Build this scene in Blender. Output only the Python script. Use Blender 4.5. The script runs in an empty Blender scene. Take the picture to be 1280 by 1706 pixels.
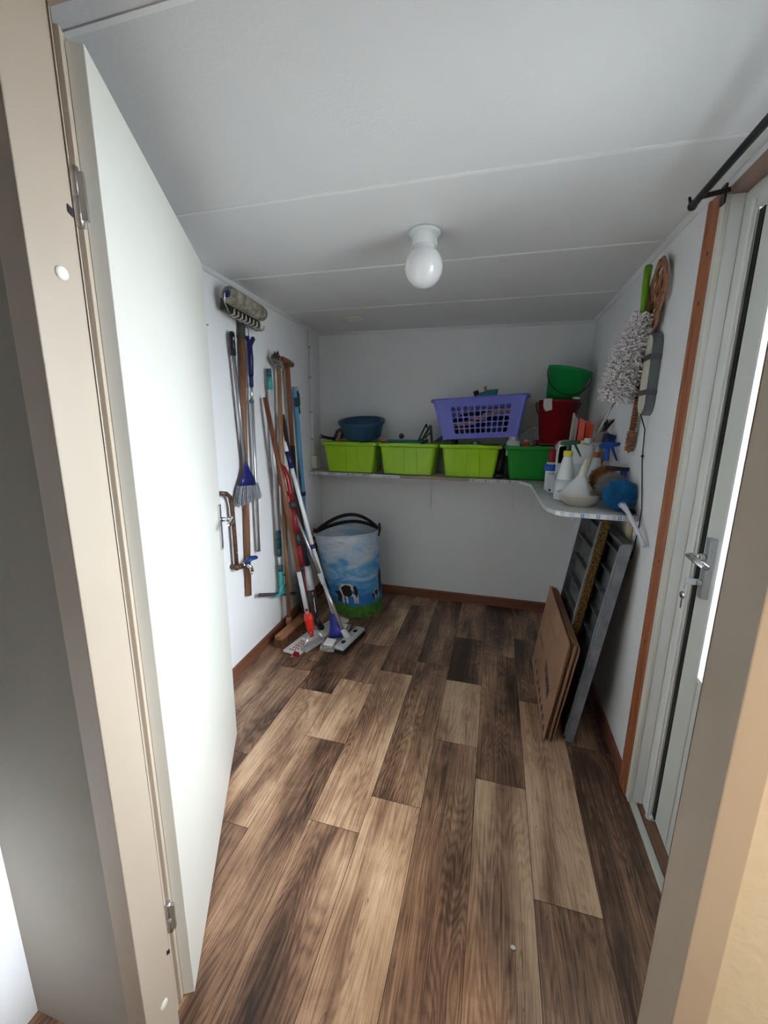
import bpy, math, random
from mathutils import Vector as V, Matrix as M
PI = math.pi
rnd = random.Random(7)
S = bpy.context.scene
COL = S.collection

# ---------------------------------------------------------------- camera, world, light, exposure
def camera():
    yaw, pitch, roll, F = -.26366, .20976, .010854, 680.65
    f = V((math.sin(yaw)*math.cos(pitch), math.cos(yaw)*math.cos(pitch), -math.sin(pitch)))
    r0 = V((math.cos(yaw), -math.sin(yaw), 0)); u0 = r0.cross(f)
    r = r0*math.cos(roll) + u0*math.sin(roll); u = u0*math.cos(roll) - r0*math.sin(roll)
    cd = bpy.data.cameras.new('camera'); o = bpy.data.objects.new('camera', cd); COL.objects.link(o)
    cd.sensor_fit = 'VERTICAL'; cd.sensor_height = 24; cd.lens = F/1706*24; cd.clip_start = .02
    o.matrix_world = M(((r.x, u.x, -f.x, 0), (r.y, u.y, -f.y, 0), (r.z, u.z, -f.z, 1.446), (0, 0, 0, 1)))
    S.camera = o
camera()
W = bpy.data.worlds.new('sky'); S.world = W; W.use_nodes = True
bgn = W.node_tree.nodes['Background']; bgn.inputs[0].default_value = (.90, .95, 1, 1); bgn.inputs[1].default_value = 10.0
def area(name, loc, target, sx, sy, power, color, spread=180):
    d = bpy.data.lights.new(name, 'AREA'); d.shape = 'RECTANGLE'; d.size = sx; d.size_y = sy; d.energy = power; d.color = color
    d.spread = math.radians(spread)
    o = bpy.data.objects.new(name, d); COL.objects.link(o); o.location = loc
    o.rotation_euler = (V(target)-V(loc)).to_track_quat('-Z', 'Y').to_euler()
    return o
area('daylight_outside_door', (1.85, 1.0, 2.35), (-.2, 1.15, .2), 1.6, 1.6, 300, (.86, .93, 1))
area('hall_lamp', (.85, -.50, 2.0), (.55, .49, .9), .35, .35, 5.5, (1, .85, .66), 80)
area('hall_left_wall_fill', (.9, -.9, .6), (-1.02, .22, .40), .3, .5, 1.6, (.86, .93, 1), 20)  # unseen cool fill, added to brighten the hall's left wall
S.view_settings.view_transform = 'Standard'; S.view_settings.look = 'None'
S.view_settings.exposure = 0.57; S.view_settings.gamma = 1; S.view_settings.use_curve_mapping = False

# ---------------------------------------------------------------- materials
def mat(name, c, rough=.5, metal=0., c2=None, scale=(6, 6, 6), bump=0., bscale=None, trans=0., alpha=None, spec=None, coat=0., ior=1.45, lo=.35, hi=.65, detail=4, sss=0.):
    m = bpy.data.materials.new(name); m.use_nodes = True
    nt = m.node_tree; N = nt.nodes; L = nt.links; b = N['Principled BSDF']
    b.inputs['Base Color'].default_value = (*c, 1); b.inputs['Roughness'].default_value = rough; b.inputs['Metallic'].default_value = metal
    b.inputs['IOR'].default_value = ior
    if trans: b.inputs['Transmission Weight'].default_value = trans
    if spec is not None: b.inputs['Specular IOR Level'].default_value = spec
    if coat: b.inputs['Coat Weight'].default_value = coat
    if alpha is not None: b.inputs['Alpha'].default_value = alpha
    if sss: b.inputs['Subsurface Weight'].default_value = sss; b.inputs['Subsurface Radius'].default_value = (.02, .02, .02)
    tc = N.new('ShaderNodeTexCoord'); mp = N.new('ShaderNodeMapping'); mp.inputs['Scale'].default_value = scale
    L.new(tc.outputs['Object'], mp.inputs[0])
    nz = N.new('ShaderNodeTexNoise'); nz.inputs['Scale'].default_value = 1; nz.inputs['Detail'].default_value = detail
    L.new(mp.outputs[0], nz.inputs['Vector'])
    if c2:
        r = N.new('ShaderNodeValToRGB'); r.color_ramp.elements[0].position = lo; r.color_ramp.elements[1].position = hi
        r.color_ramp.elements[0].color = (*c, 1); r.color_ramp.elements[1].color = (*c2, 1)
        L.new(nz.outputs['Fac'], r.inputs[0]); L.new(r.outputs[0], b.inputs['Base Color'])
    if bump:
        nb = nz
        if bscale:
            mp2 = N.new('ShaderNodeMapping'); mp2.inputs['Scale'].default_value = bscale if isinstance(bscale, tuple) else (bscale,)*3
            L.new(tc.outputs['Object'], mp2.inputs[0]); nb = N.new('ShaderNodeTexNoise'); nb.inputs['Scale'].default_value = 1
            L.new(mp2.outputs[0], nb.inputs['Vector'])
        bp = N.new('ShaderNodeBump'); bp.inputs['Strength'].default_value = bump; bp.inputs['Distance'].default_value = .004
        L.new(nb.outputs['Fac'], bp.inputs['Height']); L.new(bp.outputs[0], b.inputs['Normal'])
    return m
def woodm(name, a, b, ax=2, s=60, rough=.45, **k):
    sc = [s, s, s]; sc[ax] = s*.06
    return mat(name, a, rough, c2=b, scale=tuple(sc), bump=.15, **k)
WALL = mat('wall_paint', (.79, .795, .82), .75, c2=(.83, .835, .855), scale=(1.5,)*3, bump=.25, bscale=45)
CEIL = mat('ceiling_board', (.74, .74, .755), .8, c2=(.78, .78, .79), scale=(1.2,)*3, bump=.12, bscale=90)
TRIMW = mat('white_trim', (.72, .73, .74), .5, c2=(.78, .78, .79), scale=(4,)*3)
HALLW = mat('hall_paint', (.56, .49, .38), .7, c2=(.60, .53, .42), scale=(2,)*3, bump=.3, bscale=50)
HALLS = mat('daylit_hall_white', (.80, .83, .86), .6, c2=(.84, .86, .88), scale=(2,)*3)  # hall left wall: white lightened to stand in for daylight on it
FRAME = mat('cream_frame_paint', (.43, .355, .285), .38, c2=(.46, .385, .31), scale=(3,)*3, bump=.05)
DOORP = mat('door_paint', (.64, .63, .58), .35, c2=(.67, .66, .615), scale=(2,)*3)
UPVC = mat('white_plastic_frame', (.70, .71, .68), .35, c2=(.74, .75, .73), scale=(3,)*3)
CREAMF = mat('cream_board', (.70, .69, .62), .45, c2=(.75, .74, .68), scale=(5,)*3)
BLACK = mat('black_plastic', (.012, .012, .014), .4)
RUBBER = mat('black_rubber', (.015, .015, .018), .7)
REDWOOD = woodm('reddish_wood', (.26, .075, .028), (.42, .15, .065), 2, 50, .4, lo=.25, hi=.75)
BASEW = woodm('dark_red_skirting', (.14, .055, .032), (.22, .09, .055), 1, 30, .45)
BASEX = woodm('dark_red_skirting_back', (.16, .06, .035), (.25, .10, .06), 0, 30, .45)
HANDLEW = woodm('handle_wood', (.15, .062, .028), (.26, .125, .062), 2, 40, .55)
HANDLEL = woodm('light_handle_wood', (.23, .125, .065), (.36, .21, .12), 2, 40, .55)
HANDLED = woodm('dark_handle_wood', (.12, .038, .017), (.21, .078, .037), 2, 40, .4)
BROOMW = woodm('broom_block_wood', (.20, .085, .038), (.32, .15, .07), 1, 40, .5)
BRIST = mat('brown_bristle', (.10, .045, .02), .9, c2=(.17, .08, .04), scale=(40,)*3)
STEEL = mat('brushed_steel', (.62, .63, .65), .28, 1.)
CHROME = mat('chrome', (.75, .75, .77), .15, 1.)
ALU = mat('aluminium_pole', (.72, .73, .75), .3, .9)
GREYP = mat('grey_plastic', (.33, .34, .37), .45)
LGREY = mat('light_grey_plastic', (.50, .52, .56), .4)
WHITEP = mat('white_plastic', (.80, .80, .82), .35)
CREAMP = mat('cream_plastic', (.66, .64, .55), .4)
NAVY = mat('navy_plastic', (.013, .015, .115), .35)
BLUEP = mat('blue_plastic', (.015, .10, .50), .35)
SKYB = mat('light_blue_plastic', (.10, .33, .62), .35)
TEAL = mat('turquoise_plastic', (.05, .36, .36), .35)
DTEAL = mat('dark_teal_plastic', (.012, .075, .10), .4)
REDP = mat('red_plastic', (.24, .005, .010), .35)
ORNG = mat('orange_red_plastic', (.75, .06, .015), .35)
LIME = mat('lime_plastic', (.34, .62, .012), .32, c2=(.38, .67, .02), scale=(5,)*3)
GREEN = mat('green_plastic', (.012, .30, .035), .35)
BUCKG = mat('bucket_green', (.01, .30, .07), .4)
BUCKR = mat('bucket_red', (.22, .006, .012), .4)
DGREEN = mat('dark_green_plastic', (.01, .07, .035), .4)
LAV = mat('lavender_plastic', (.16, .18, .62), .38)
BASIN = mat('dark_blue_plastic', (.02, .075, .15), .4)
YEL = mat('yellow_plastic', (.75, .60, .08), .4)
COPPER = mat('copper_band', (.45, .12, .06), .4)
PIPE = mat('rusty_pipe', (.07, .035, .022), .5, .5, c2=(.16, .09, .06), scale=(60,)*3)
TRANSL = mat('translucent_plastic', (.84, .87, .90), .35, trans=.12, sss=.0)
TRANSD = mat('water_tinted_plastic', (.70, .75, .80), .3, trans=.1)
CLEAR = mat('clear_plastic', (.85, .83, .85), .1, trans=.9)
SMOKE = mat('smoked_bottle', (.06, .05, .055), .15, trans=.3)
CARD = mat('cardboard', (.33, .185, .105), .85, c2=(.39, .225, .135), scale=(3, 6, 6), bump=.1, bscale=80)
CARDE = mat('cardboard_edge', (.22, .12, .065), .9)
GALV = mat('galvanised_grey', (.17, .18, .21), .5, .15, c2=(.28, .29, .33), scale=(12,)*3, bump=.2)
TRAYD = mat('dark_grey_tray', (.055, .058, .062), .6, c2=(.12, .12, .125), scale=(14,)*3, bump=.3)
GOLD = mat('gold_speckled', (.02, .013, .008), .5, c2=(.25, .135, .028), scale=(110,)*3, lo=.38, hi=.62)
OPAL = mat('opal_glass', (.84, .84, .86), .12, coat=.5, sss=.15)
CERAM = mat('white_ceramic', (.74, .74, .76), .3)
CLOTH = mat('white_cloth', (.55, .55, .55), .9, bump=.5, bscale=60)
CHEN = mat('greyish_white_chenille', (.66, .62, .64), .95, c2=(.80, .77, .79), scale=(70,)*3)
RATTAN = mat('rattan', (.24, .10, .045), .5, c2=(.40, .20, .10), scale=(50,)*3)
RATTAND = mat('wrapped_rattan', (.16, .06, .025), .5)
FUR = mat('dirty_fleece', (.16, .15, .11), .95, c2=(.36, .33, .28), scale=(28,)*3, bump=1., bscale=150)
RAKEG = mat('dark_green_metal', (.045, .055, .035), .5, .2)
TINE = mat('worn_tine', (.42, .40, .36), .5, .3)
SHELFM = mat('shelf_laminate', (.56, .58, .58), .4, c2=(.62, .64, .64), scale=(8,)*3)
SHELFE = woodm('raw_shelf_edge', (.24, .16, .12), (.36, .26, .20), 0, 30)
BOWL = mat('cream_translucent_bowl', (.60, .55, .46), .35, trans=.1)
FTHB = mat('blue_fleece', (.02, .20, .50), .8, c2=(.05, .32, .66), scale=(30,)*3)
FTHG = mat('grey_fleece', (.40, .37, .34), .9)
FTHO = mat('orange_brown_fleece', (.50, .22, .05), .9, c2=(.14, .05, .03), scale=(30,)*3)
SLATE = mat('slate_grey_plastic', (.12, .14, .15), .45)
LIGHTK = mat('pale_wood_block', (.55, .32, .17), .6, c2=(.36, .17, .08), scale=(25,)*3)
MOPW = mat('mop_fabric', (.55, .54, .54), .95, c2=(.66, .65, .65), scale=(90,)*3, bump=.6)
MOPG = mat('grey_mop_yarn', (.16, .16, .17), .95, c2=(.50, .49, .48), scale=(60,)*3)
BLADE = mat('dark_squeegee_rubber', (.07, .06, .09), .5)
KICK = mat('brown_lintel', (.32, .22, .18), .6)
TILES = [mat('tile_'+n, c, .25) for n, c in (('white', (.74, .75, .78)), ('pale_blue', (.45, .58, .74)), ('blue', (.10, .30, .58)), ('grey', (.38, .36, .42)), ('dark', (.05, .05, .07)))]
GRASSM = mat('printed_grass', (.02, .11, .012), .6, c2=(.10, .28, .04), scale=(90, 90, 25))

def floor_mat():
    m = bpy.data.materials.new('wood_plank_vinyl'); m.use_nodes = True
    nt = m.node_tree; N = nt.nodes; L = nt.links; b = N['Principled BSDF']
    at = N.new('ShaderNodeAttribute'); at.attribute_name = 'plank'
    sep = N.new('ShaderNodeSeparateColor'); L.new(at.outputs['Color'], sep.inputs[0])
    tc = N.new('ShaderNodeTexCoord')
    off = N.new('ShaderNodeCombineXYZ')
    mu = N.new('ShaderNodeMath'); mu.operation = 'MULTIPLY'; mu.inputs[1].default_value = 37.; L.new(sep.outputs[1], mu.inputs[0])
    L.new(mu.outputs[0], off.inputs[0]); L.new(mu.outputs[0], off.inputs[1])
    ad = N.new('ShaderNodeVectorMath'); L.new(tc.outputs['Object'], ad.inputs[0]); L.new(off.outputs[0], ad.inputs[1])
    def noise(sc, scale=1, det=4, dist=0., rough=.5):
        mp = N.new('ShaderNodeMapping'); mp.inputs['Scale'].default_value = sc; L.new(ad.outputs[0], mp.inputs[0])
        n = N.new('ShaderNodeTexNoise'); n.inputs['Scale'].default_value = scale; n.inputs['Detail'].default_value = det
        n.inputs['Distortion'].default_value = dist; n.inputs['Roughness'].default_value = rough
        L.new(mp.outputs[0], n.inputs['Vector']); return n
    def math_(op, a, c, clamp=False):
        n = N.new('ShaderNodeMath'); n.operation = op; n.use_clamp = clamp
        for i, x in enumerate((a, c)):
            if isinstance(x, (int, float)): n.inputs[i].default_value = x
            else: L.new(x, n.inputs[i])
        return n.outputs[0]
    big = noise((5, 1.0, 1), 1.3, 3, .4).outputs['Fac']
    fine = noise((150, 3, 1), 1, 4, .15, .65).outputs['Fac']
    # cathedral growth rings: bands of a slow stretched field
    fld = noise((7.5, .75, 1), 1, 2, .3).outputs['Fac']
    ring = math_('SINE', math_('MULTIPLY', fld, 230.), 0)
    ring = math_('ADD', math_('MULTIPLY', ring, .5), .5)
    ring = math_('POWER', ring, 1.6)
    dirt = noise((9, 9, 1), 1, 6, .8, .7).outputs['Fac']
    v = math_('ADD', math_('MULTIPLY', sep.outputs[0], .80), math_('MULTIPLY', math_('SUBTRACT', big, .5), 1.05))
    v = math_('ADD', v, math_('MULTIPLY', math_('SUBTRACT', fine, .5), .62))
    v = math_('ADD', v, math_('MULTIPLY', math_('SUBTRACT', .35, ring), .095))
    v = math_('ADD', v, math_('MULTIPLY', math_('SUBTRACT', dirt, .5), .28))
    v = math_('ADD', math_('MULTIPLY', math_('SUBTRACT', v, .45), 1.3), .47)
    r = N.new('ShaderNodeValToRGB'); e = r.color_ramp.elements
    e[0].position = 0; e[0].color = (.035, .020, .014, 1); e[1].position = 1; e[1].color = (.76, .56, .39, 1)
    for p, c in ((.20, (.12, .066, .042, 1)), (.42, (.29, .168, .105, 1)), (.68, (.54, .36, .23, 1))):
        q = e.new(p); q.color = c
    L.new(v, r.inputs[0])
    # knots
    mpk = N.new('ShaderNodeMapping'); mpk.inputs['Scale'].default_value = (3.4, 1.5, 1); L.new(ad.outputs[0], mpk.inputs[0])
    vo = N.new('ShaderNodeTexVoronoi'); vo.inputs['Scale'].default_value = 1; L.new(mpk.outputs[0], vo.inputs['Vector'])
    kn = N.new('ShaderNodeMapRange'); kn.inputs[1].default_value = .04; kn.inputs[2].default_value = .12; kn.inputs[3].default_value = .75; kn.inputs[4].default_value = 0
    L.new(vo.outputs['Distance'], kn.inputs[0])
    mx = N.new('ShaderNodeMixRGB'); mx.inputs[2].default_value = (.035, .018, .010, 1); L.new(kn.outputs[0], mx.inputs[0]); L.new(r.outputs[0], mx.inputs[1])
    # long dark cracks
    cr = noise((34, 1.3, 1), 1, 2, .5).outputs['Fac']
    cm = N.new('ShaderNodeMapRange'); cm.inputs[1].default_value = .0; cm.inputs[2].default_value = .006; cm.inputs[3].default_value = .6; cm.inputs[4].default_value = 0
    L.new(math_('ABSOLUTE', math_('SUBTRACT', cr, .62), 0), cm.inputs[0])
    mx2 = N.new('ShaderNodeMixRGB'); mx2.inputs[2].default_value = (.03, .017, .011, 1); L.new(cm.outputs[0], mx2.inputs[0]); L.new(mx.outputs[0], mx2.inputs[1])
    L.new(mx2.outputs[0], b.inputs['Base Color'])
    b.inputs['Roughness'].default_value = .42; b.inputs['Specular IOR Level'].default_value = .45
    bp = N.new('ShaderNodeBump'); bp.inputs['Strength'].default_value = .25; bp.inputs['Distance'].default_value = .002
    L.new(fine, bp.inputs['Height']); L.new(bp.outputs[0], b.inputs['Normal'])
    return m
FLOORM = floor_mat()

def hamper_mat():
    m = bpy.data.materials.new('printed_sky_fabric'); m.use_nodes = True
    nt = m.node_tree; N = nt.nodes; L = nt.links; b = N['Principled BSDF']; b.inputs['Roughness'].default_value = .55
    tc = N.new('ShaderNodeTexCoord'); sx = N.new('ShaderNodeSeparateXYZ'); L.new(tc.outputs['Object'], sx.inputs[0])
    n1 = N.new('ShaderNodeTexNoise'); n1.inputs['Scale'].default_value = 5; n1.inputs['Detail'].default_value = 4; n1.inputs['Distortion'].default_value = .6
    mp = N.new('ShaderNodeMapping'); mp.inputs['Scale'].default_value = (1, 1, 2.2); L.new(tc.outputs['Object'], mp.inputs[0]); L.new(mp.outputs[0], n1.inputs['Vector'])
    a = N.new('ShaderNodeMapRange'); a.inputs[1].default_value = .10; a.inputs[2].default_value = .60; a.inputs[3].default_value = -.26; a.inputs[4].default_value = .24
    L.new(sx.outputs['Z'], a.inputs[0])
    ab = N.new('ShaderNodeMath'); ab.operation = 'ADD'; L.new(a.outputs[0], ab.inputs[0]); L.new(n1.outputs['Fac'], ab.inputs[1])
    r = N.new('ShaderNodeValToRGB'); e = r.color_ramp.elements
    e[0].position = .30; e[0].color = (.02, .17, .52, 1); e[1].position = .78; e[1].color = (.62, .68, .78, 1)
    q = e.new(.46); q.color = (.10, .36, .70, 1); q = e.new(.58); q.color = (.34, .54, .76, 1)
    L.new(ab.outputs[0], r.inputs[0]); L.new(r.outputs[0], b.inputs['Base Color'])
    wv = N.new('ShaderNodeTexNoise'); wv.inputs['Scale'].default_value = 9; wv.inputs['Distortion'].default_value = 1.5
    L.new(tc.outputs['Object'], wv.inputs['Vector'])
    bp = N.new('ShaderNodeBump'); bp.inputs['Strength'].default_value = .8; bp.inputs['Distance'].default_value = .02
    L.new(wv.outputs['Fac'], bp.inputs['Height']); L.new(bp.outputs[0], b.inputs['Normal'])
    return m
HAMPM = hamper_mat()
def glass_mat():
    m = bpy.data.materials.new('door_glass'); m.use_nodes = True
    nt = m.node_tree; N = nt.nodes; L = nt.links; N.remove(N['Principled BSDF']); out = N['Material Output']
    t = N.new('ShaderNodeBsdfTransparent'); g = N.new('ShaderNodeBsdfGlossy'); g.inputs['Roughness'].default_value = .02
    f = N.new('ShaderNodeFresnel'); mx = N.new('ShaderNodeMixShader')
    t.inputs[0].default_value = (.95, .97, .97, 1)
    L.new(f.outputs[0], mx.inputs[0]); L.new(t.outputs[0], mx.inputs[1]); L.new(g.outputs[0], mx.inputs[2]); L.new(mx.outputs[0], out.inputs[0])
    return m
GLASS = glass_mat()

# ---------------------------------------------------------------- mesh builder
def perp(d):
    d = d.normalized(); a = V((0, 0, 1)) if abs(d.z) < .9 else V((1, 0, 0))
    u = d.cross(a).normalized(); return u, d.cross(u).normalized()
class MB:
    def __init__(s): s.v = []; s.f = []; s.sm = []; s.mi = []; s.cur = 0; s.xf = None
    def add(s, vs, fs, smooth=False):
        n = len(s.v)
        for p in vs:
            p = V(p); s.v.append(s.xf @ p if s.xf else p)
        for f in fs: s.f.append([i+n for i in f]); s.sm.append(smooth); s.mi.append(s.cur)
        return s
    def box(s, x0, x1, y0, y1, z0, z1):
        return s.hexa([(x0, y0, z0), (x1, y0, z0), (x1, y1, z0), (x0, y1, z0), (x0, y0, z1), (x1, y0, z1), (x1, y1, z1), (x0, y1, z1)])
    def hexa(s, p): return s.add(p, [(3, 2, 1, 0), (4, 5, 6, 7), (0, 1, 5, 4), (1, 2, 6, 5), (2, 3, 7, 6), (3, 0, 4, 7)])
    def obb(s, c, ax, ay, az):   # centre, three half-axis vectors
        c = V(c); ax = V(ax); ay = V(ay); az = V(az)
        return s.hexa([c+ax*i+ay*j+az*k for k in (-1, 1) for i, j in ((-1, -1), (1, -1), (1, 1), (-1, 1))])
    def bar(s, a, b, w, h, up=(0, 0, 1)):
        a = V(a); b = V(b); d = (b-a); u = d.cross(V(up)).normalized(); t = u.cross(d).normalized()
        return s.obb((a+b)/2, d/2, u*w/2, t*h/2)
    def tube(s, pts, r, n=12, caps=True, smooth=True, flat=1., refu=None):
        pts = [V(p) for p in pts]; k = len(pts); rr = r if isinstance(r, (list, tuple)) else [r]*k
        vs = []; u = None
        for i, p in enumerate(pts):
            d = (pts[min(i+1, k-1)]-pts[max(i-1, 0)]).normalized()
            if u is None: u = V(refu) if refu else perp(d)[0]
            u = (u-d*u.dot(d)).normalized(); w = d.cross(u)
            for j in range(n):
                a = 2*PI*j/n; vs.append(p+(u*math.cos(a)+w*math.sin(a)*flat)*rr[i])
        fs = [(i*n+j, i*n+(j+1) % n, (i+1)*n+(j+1) % n, (i+1)*n+j) for i in range(k-1) for j in range(n)]
        s.add(vs, fs, smooth)
        if caps:
            s.add(vs[:n], [tuple(range(n-1, -1, -1))]); s.add(vs[-n:], [tuple(range(n))])
        return s
    def cyl(s, a, b, r, r2=None, n=16, caps=True): return s.tube([a, b], [r, r if r2 is None else r2], n, caps)
    def lathe(s, c, prof, n=32, axis=(0, 0, 1), sx=1., sy=1., smooth=True, closed=False):
        # prof: (radius, height) list
        c = V(c); ax = V(axis).normalized(); u, w = (V((1, 0, 0)), V((0, 1, 0))) if abs(ax.z) > .999 else perp(ax)
        vs = [c+ax*h+(u*math.cos(2*PI*j/n)*sx+w*math.sin(2*PI*j/n)*sy)*r for r, h in prof for j in range(n)]
        k = len(prof)
        fs = [(i*n+j, i*n+(j+1) % n, (i+1)*n+(j+1) % n, (i+1)*n+j) for i in range(k-1) for j in range(n)]
        if closed: fs += [((k-1)*n+j, (k-1)*n+(j+1) % n, (j+1) % n, j) for j in range(n)]
        return s.add(vs, fs, smooth)
    def prism(s, poly, d):   # planar polygon (3d points) extruded by vector d
        n = len(poly); d = V(d); p = [V(q) for q in poly]
        return s.add(p+[q+d for q in p], [tuple(range(n-1, -1, -1)), tuple(range(n, 2*n))]+[(i, (i+1) % n, n+(i+1) % n, n+i) for i in range(n)])
    def ball(s, c, r, n=16, m=10, scale=(1, 1, 1)):
        c = V(c); vs = []; fs = []
        for i in range(m+1):
            t = PI*i/m
            for j in range(n):
                a = 2*PI*j/n
                vs.append(c+V((math.sin(t)*math.cos(a)*scale[0], math.sin(t)*math.sin(a)*scale[1], math.cos(t)*scale[2]))*r)
        for i in range(m):
            for j in range(n): fs.append((i*n+j, (i+1)*n+j, (i+1)*n+(j+1) % n, i*n+(j+1) % n))
        return s.add(vs, fs, True)
    def build(s, name, m, parent=None, bevel=0., kind=None, label=None, cat=None, group=None):
        o0 = V((0, 0, 0)); p = parent
        while p: o0 += p.location; p = p.parent
        org = V((0, 0, 0))
        if parent is None:
            xs = [v.x for v in s.v]; ys = [v.y for v in s.v]; zs = [v.z for v in s.v]
            org = V(((min(xs)+max(xs))/2, (min(ys)+max(ys))/2, min(zs)))
        me = bpy.data.meshes.new(name)
        me.from_pydata([v-o0-org for v in s.v], [], s.f)
        for q in (m if isinstance(m, (list, tuple)) else [m]): me.materials.append(q)
        me.polygons.foreach_set('use_smooth', s.sm); me.polygons.foreach_set('material_index', s.mi)
        me.validate(); me.update()
        import bmesh
        bm = bmesh.new(); bm.from_mesh(me); bmesh.ops.remove_doubles(bm, verts=bm.verts, dist=1e-6)
        bmesh.ops.recalc_face_normals(bm, faces=bm.faces); bm.to_mesh(me); bm.free()
        o = bpy.data.objects.new(name, me); COL.objects.link(o); o.location = org
        if parent: o.parent = parent
        if bevel:
            b = o.modifiers.new('bevel', 'BEVEL'); b.width = bevel; b.segments = 2; b.limit_method = 'ANGLE'; b.angle_limit = math.radians(40)
        if kind: o['kind'] = kind
        if label: o['label'] = label
        if cat: o['category'] = cat
        if group: o['group'] = group
        return o
def build_each(mb, name, m, parent, bevel=0.):
    par = list(range(len(mb.v))); key = {}
    def fd(i):
        while par[i] != i: par[i] = par[par[i]]; i = par[i]
        return i
    for i, p in enumerate(mb.v):
        k = (round(p.x, 5), round(p.y, 5), round(p.z, 5))
        if k in key: par[fd(i)] = fd(key[k])
        else: key[k] = i
    for f in mb.f:
        for i in f[1:]: par[fd(i)] = fd(f[0])
    g = {}
    for f, sm in zip(mb.f, mb.sm): g.setdefault(fd(f[0]), []).append((f, sm))
    for fs in g.values():
        ids = sorted({i for f, _ in fs for i in f}); mp = {i: j for j, i in enumerate(ids)}
        q = MB(); q.v = [mb.v[i] for i in ids]
        for f, sm in fs: q.f.append([mp[i] for i in f]); q.sm.append(sm); q.mi.append(0)
        q.build(name, m, parent, bevel)
def thing(name, label, cat, loc, group=None):
    o = bpy.data.objects.new(name, None); COL.objects.link(o); o.location = loc; o.empty_display_size = .05
    o['label'] = label; o['category'] = cat
    if group: o['group'] = group
    return o
def struct(name, mb, m, bevel=0., parent=None): return mb.build(name, m, parent, bevel, kind='structure')
def copy_tree(o, parent=None):
    c = o.copy(); COL.objects.link(c); c.parent = parent
    for ch in o.children: copy_tree(ch, c)
    return c

# ---------------------------------------------------------------- the room
CZ = 2.162
def lwx(y): return -1.379-.0462*(y-1.82)
# floor planks
def build_floor():
    cols = []
    known = {0: [(1.80, .34, .30)], 1: [(1.09, .40, .60), (2.07, .60, .32), (2.75, .3, .35)], 2: [(1.50, .70, .40), (2.49, .74, .34)],
             3: [(1.67, .50, .76), (2.15, .76, .28), (2.66, .26, .46)], 4: [(1.30, .64, .50), (2.285, .40, .34)],
             5: [(1.142, .48, .68), (2.133, .62, .38)], 6: [(1.525, .46, .74), (1.99, .70, .36), (2.40, .34, .56)],
             7: [(1.05, .44, .62), (1.843, .40, .36)], 8: [(1.35, .4, .40), (2.007, .5, .36), (2.11, .58, .50)]}
    pl = []
    for k in range(-3, 12):
        x1 = .601-.198*k; x0 = x1-.198
        ys = []
        if k in known:
            ks = known[k]; y = ks[0][0]
            first = ks[0][1]
            pl.append((x0, x1, -2.0, -.2, rnd.uniform(.35, .6))); pl.append((x0, x1, -.2, y, first))
            for i, (ya, _, t) in enumerate(ks):
                yb = ks[i+1][0] if i+1 < len(ks) else min(ya+.95, 3.30)
                pl.append((x0, x1, ya, yb, t))
            y = yb
            while y < 3.28:
                pl.append((x0, x1, y, min(y+.8, 3.30), rnd.uniform(.25, .5))); y += .8
        else:
            y = -2.0
            while y < 3.3:
                yb = min(y+rnd.uniform(.6, 1.1), 3.30); pl.append((x0, x1, y, yb, rnd.uniform(.3, .6))); y = yb
    g = .0009; vs = []; fs = []; cl = []
    for x0, x1, y0, y1, t in pl:
        x0 = max(x0, -1.52); x1 = min(x1, .71 if y0 > .5 else 1.2)
        if x1-x0 < .01: continue
        n = len(vs); vs += [(x0+g, y0+g, 0), (x1-g, y0+g, 0), (x1-g, y1-g, 0), (x0+g, y1-g, 0)]; fs.append((n, n+1, n+2, n+3)); cl.append((t, rnd.random()))
    n = len(vs); nt = len(fs); vs += [(-1.6, -2.05, -.001), (1.25, -2.05, -.001), (1.25, 3.32, -.001), (-1.6, 3.32, -.001), (-1.6, -2.05, -.05), (1.25, -2.05, -.05), (1.25, 3.32, -.05), (-1.6, 3.32, -.05)]
    fs += [(n, n+1, n+2, n+3), (n+7, n+6, n+5, n+4), (n, n+4, n+5, n+1), (n+1, n+5, n+6, n+2), (n+2, n+6, n+7, n+3), (n+3, n+7, n+4, n)]
    me = bpy.data.meshes.new('floor'); me.from_pydata(vs, [], fs)
    me.materials.append(FLOORM); me.materials.append(mat('plank_gap', (.02, .012, .008), .7))
    ca = me.color_attributes.new('plank', 'FLOAT_COLOR', 'CORNER')
    for p in me.polygons:
        if p.index >= nt: p.material_index = 1
        c = cl[p.index] if p.index < nt else (0, 0)
        for li in p.loop_indices: ca.data[li].color = (c[0], c[1], 0, 1)
    o = bpy.data.objects.new('floor', me); COL.objects.link(o); o['kind'] = 'structure'
build_floor()
# ceiling of boards with narrow seams
mb = MB()
ys = [.567, .749, 1.376, 2.003, 2.63, 3.257]
struct('ceiling', MB().box(-1.6, .75, .48, 3.40, CZ, CZ+.08), CEIL)
mb = MB()
for y in ys[1:5]: mb.box(-1.45, .6, y-.006, y+.006, CZ-.0030, CZ-.0001)
struct('trim_1', mb, mat('seam_filler', (.86, .86, .87), .7))
# walls
def wall_quad(a, b, z0, z1, th):  # a,b on the inner face; thickness vector th
    return MB().prism([(*a, z0), (*b, z0), (*b, z1), (*a, z1)], th)
struct('wall_left', wall_quad((lwx(.5), .5), (lwx(3.30), 3.30), 0, CZ, (-.1, 0, 0)), WALL)
struct('wall_back', wall_quad((-1.55, 3.27), (.66, 3.27), 0, CZ, (0, .1, 0)), WALL)
mb = MB().box(.6, .80, 1.575, 3.30, 0, CZ).box(.6, .80, .50, .567, 0, CZ).box(.6, .80, .567, 1.575, 2.125, CZ)
struct('wall_right', mb, WALL)
struct('trim_2', MB().box(.601, .70, .568, 1.574, 2.105, 2.125), KICK)
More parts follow.
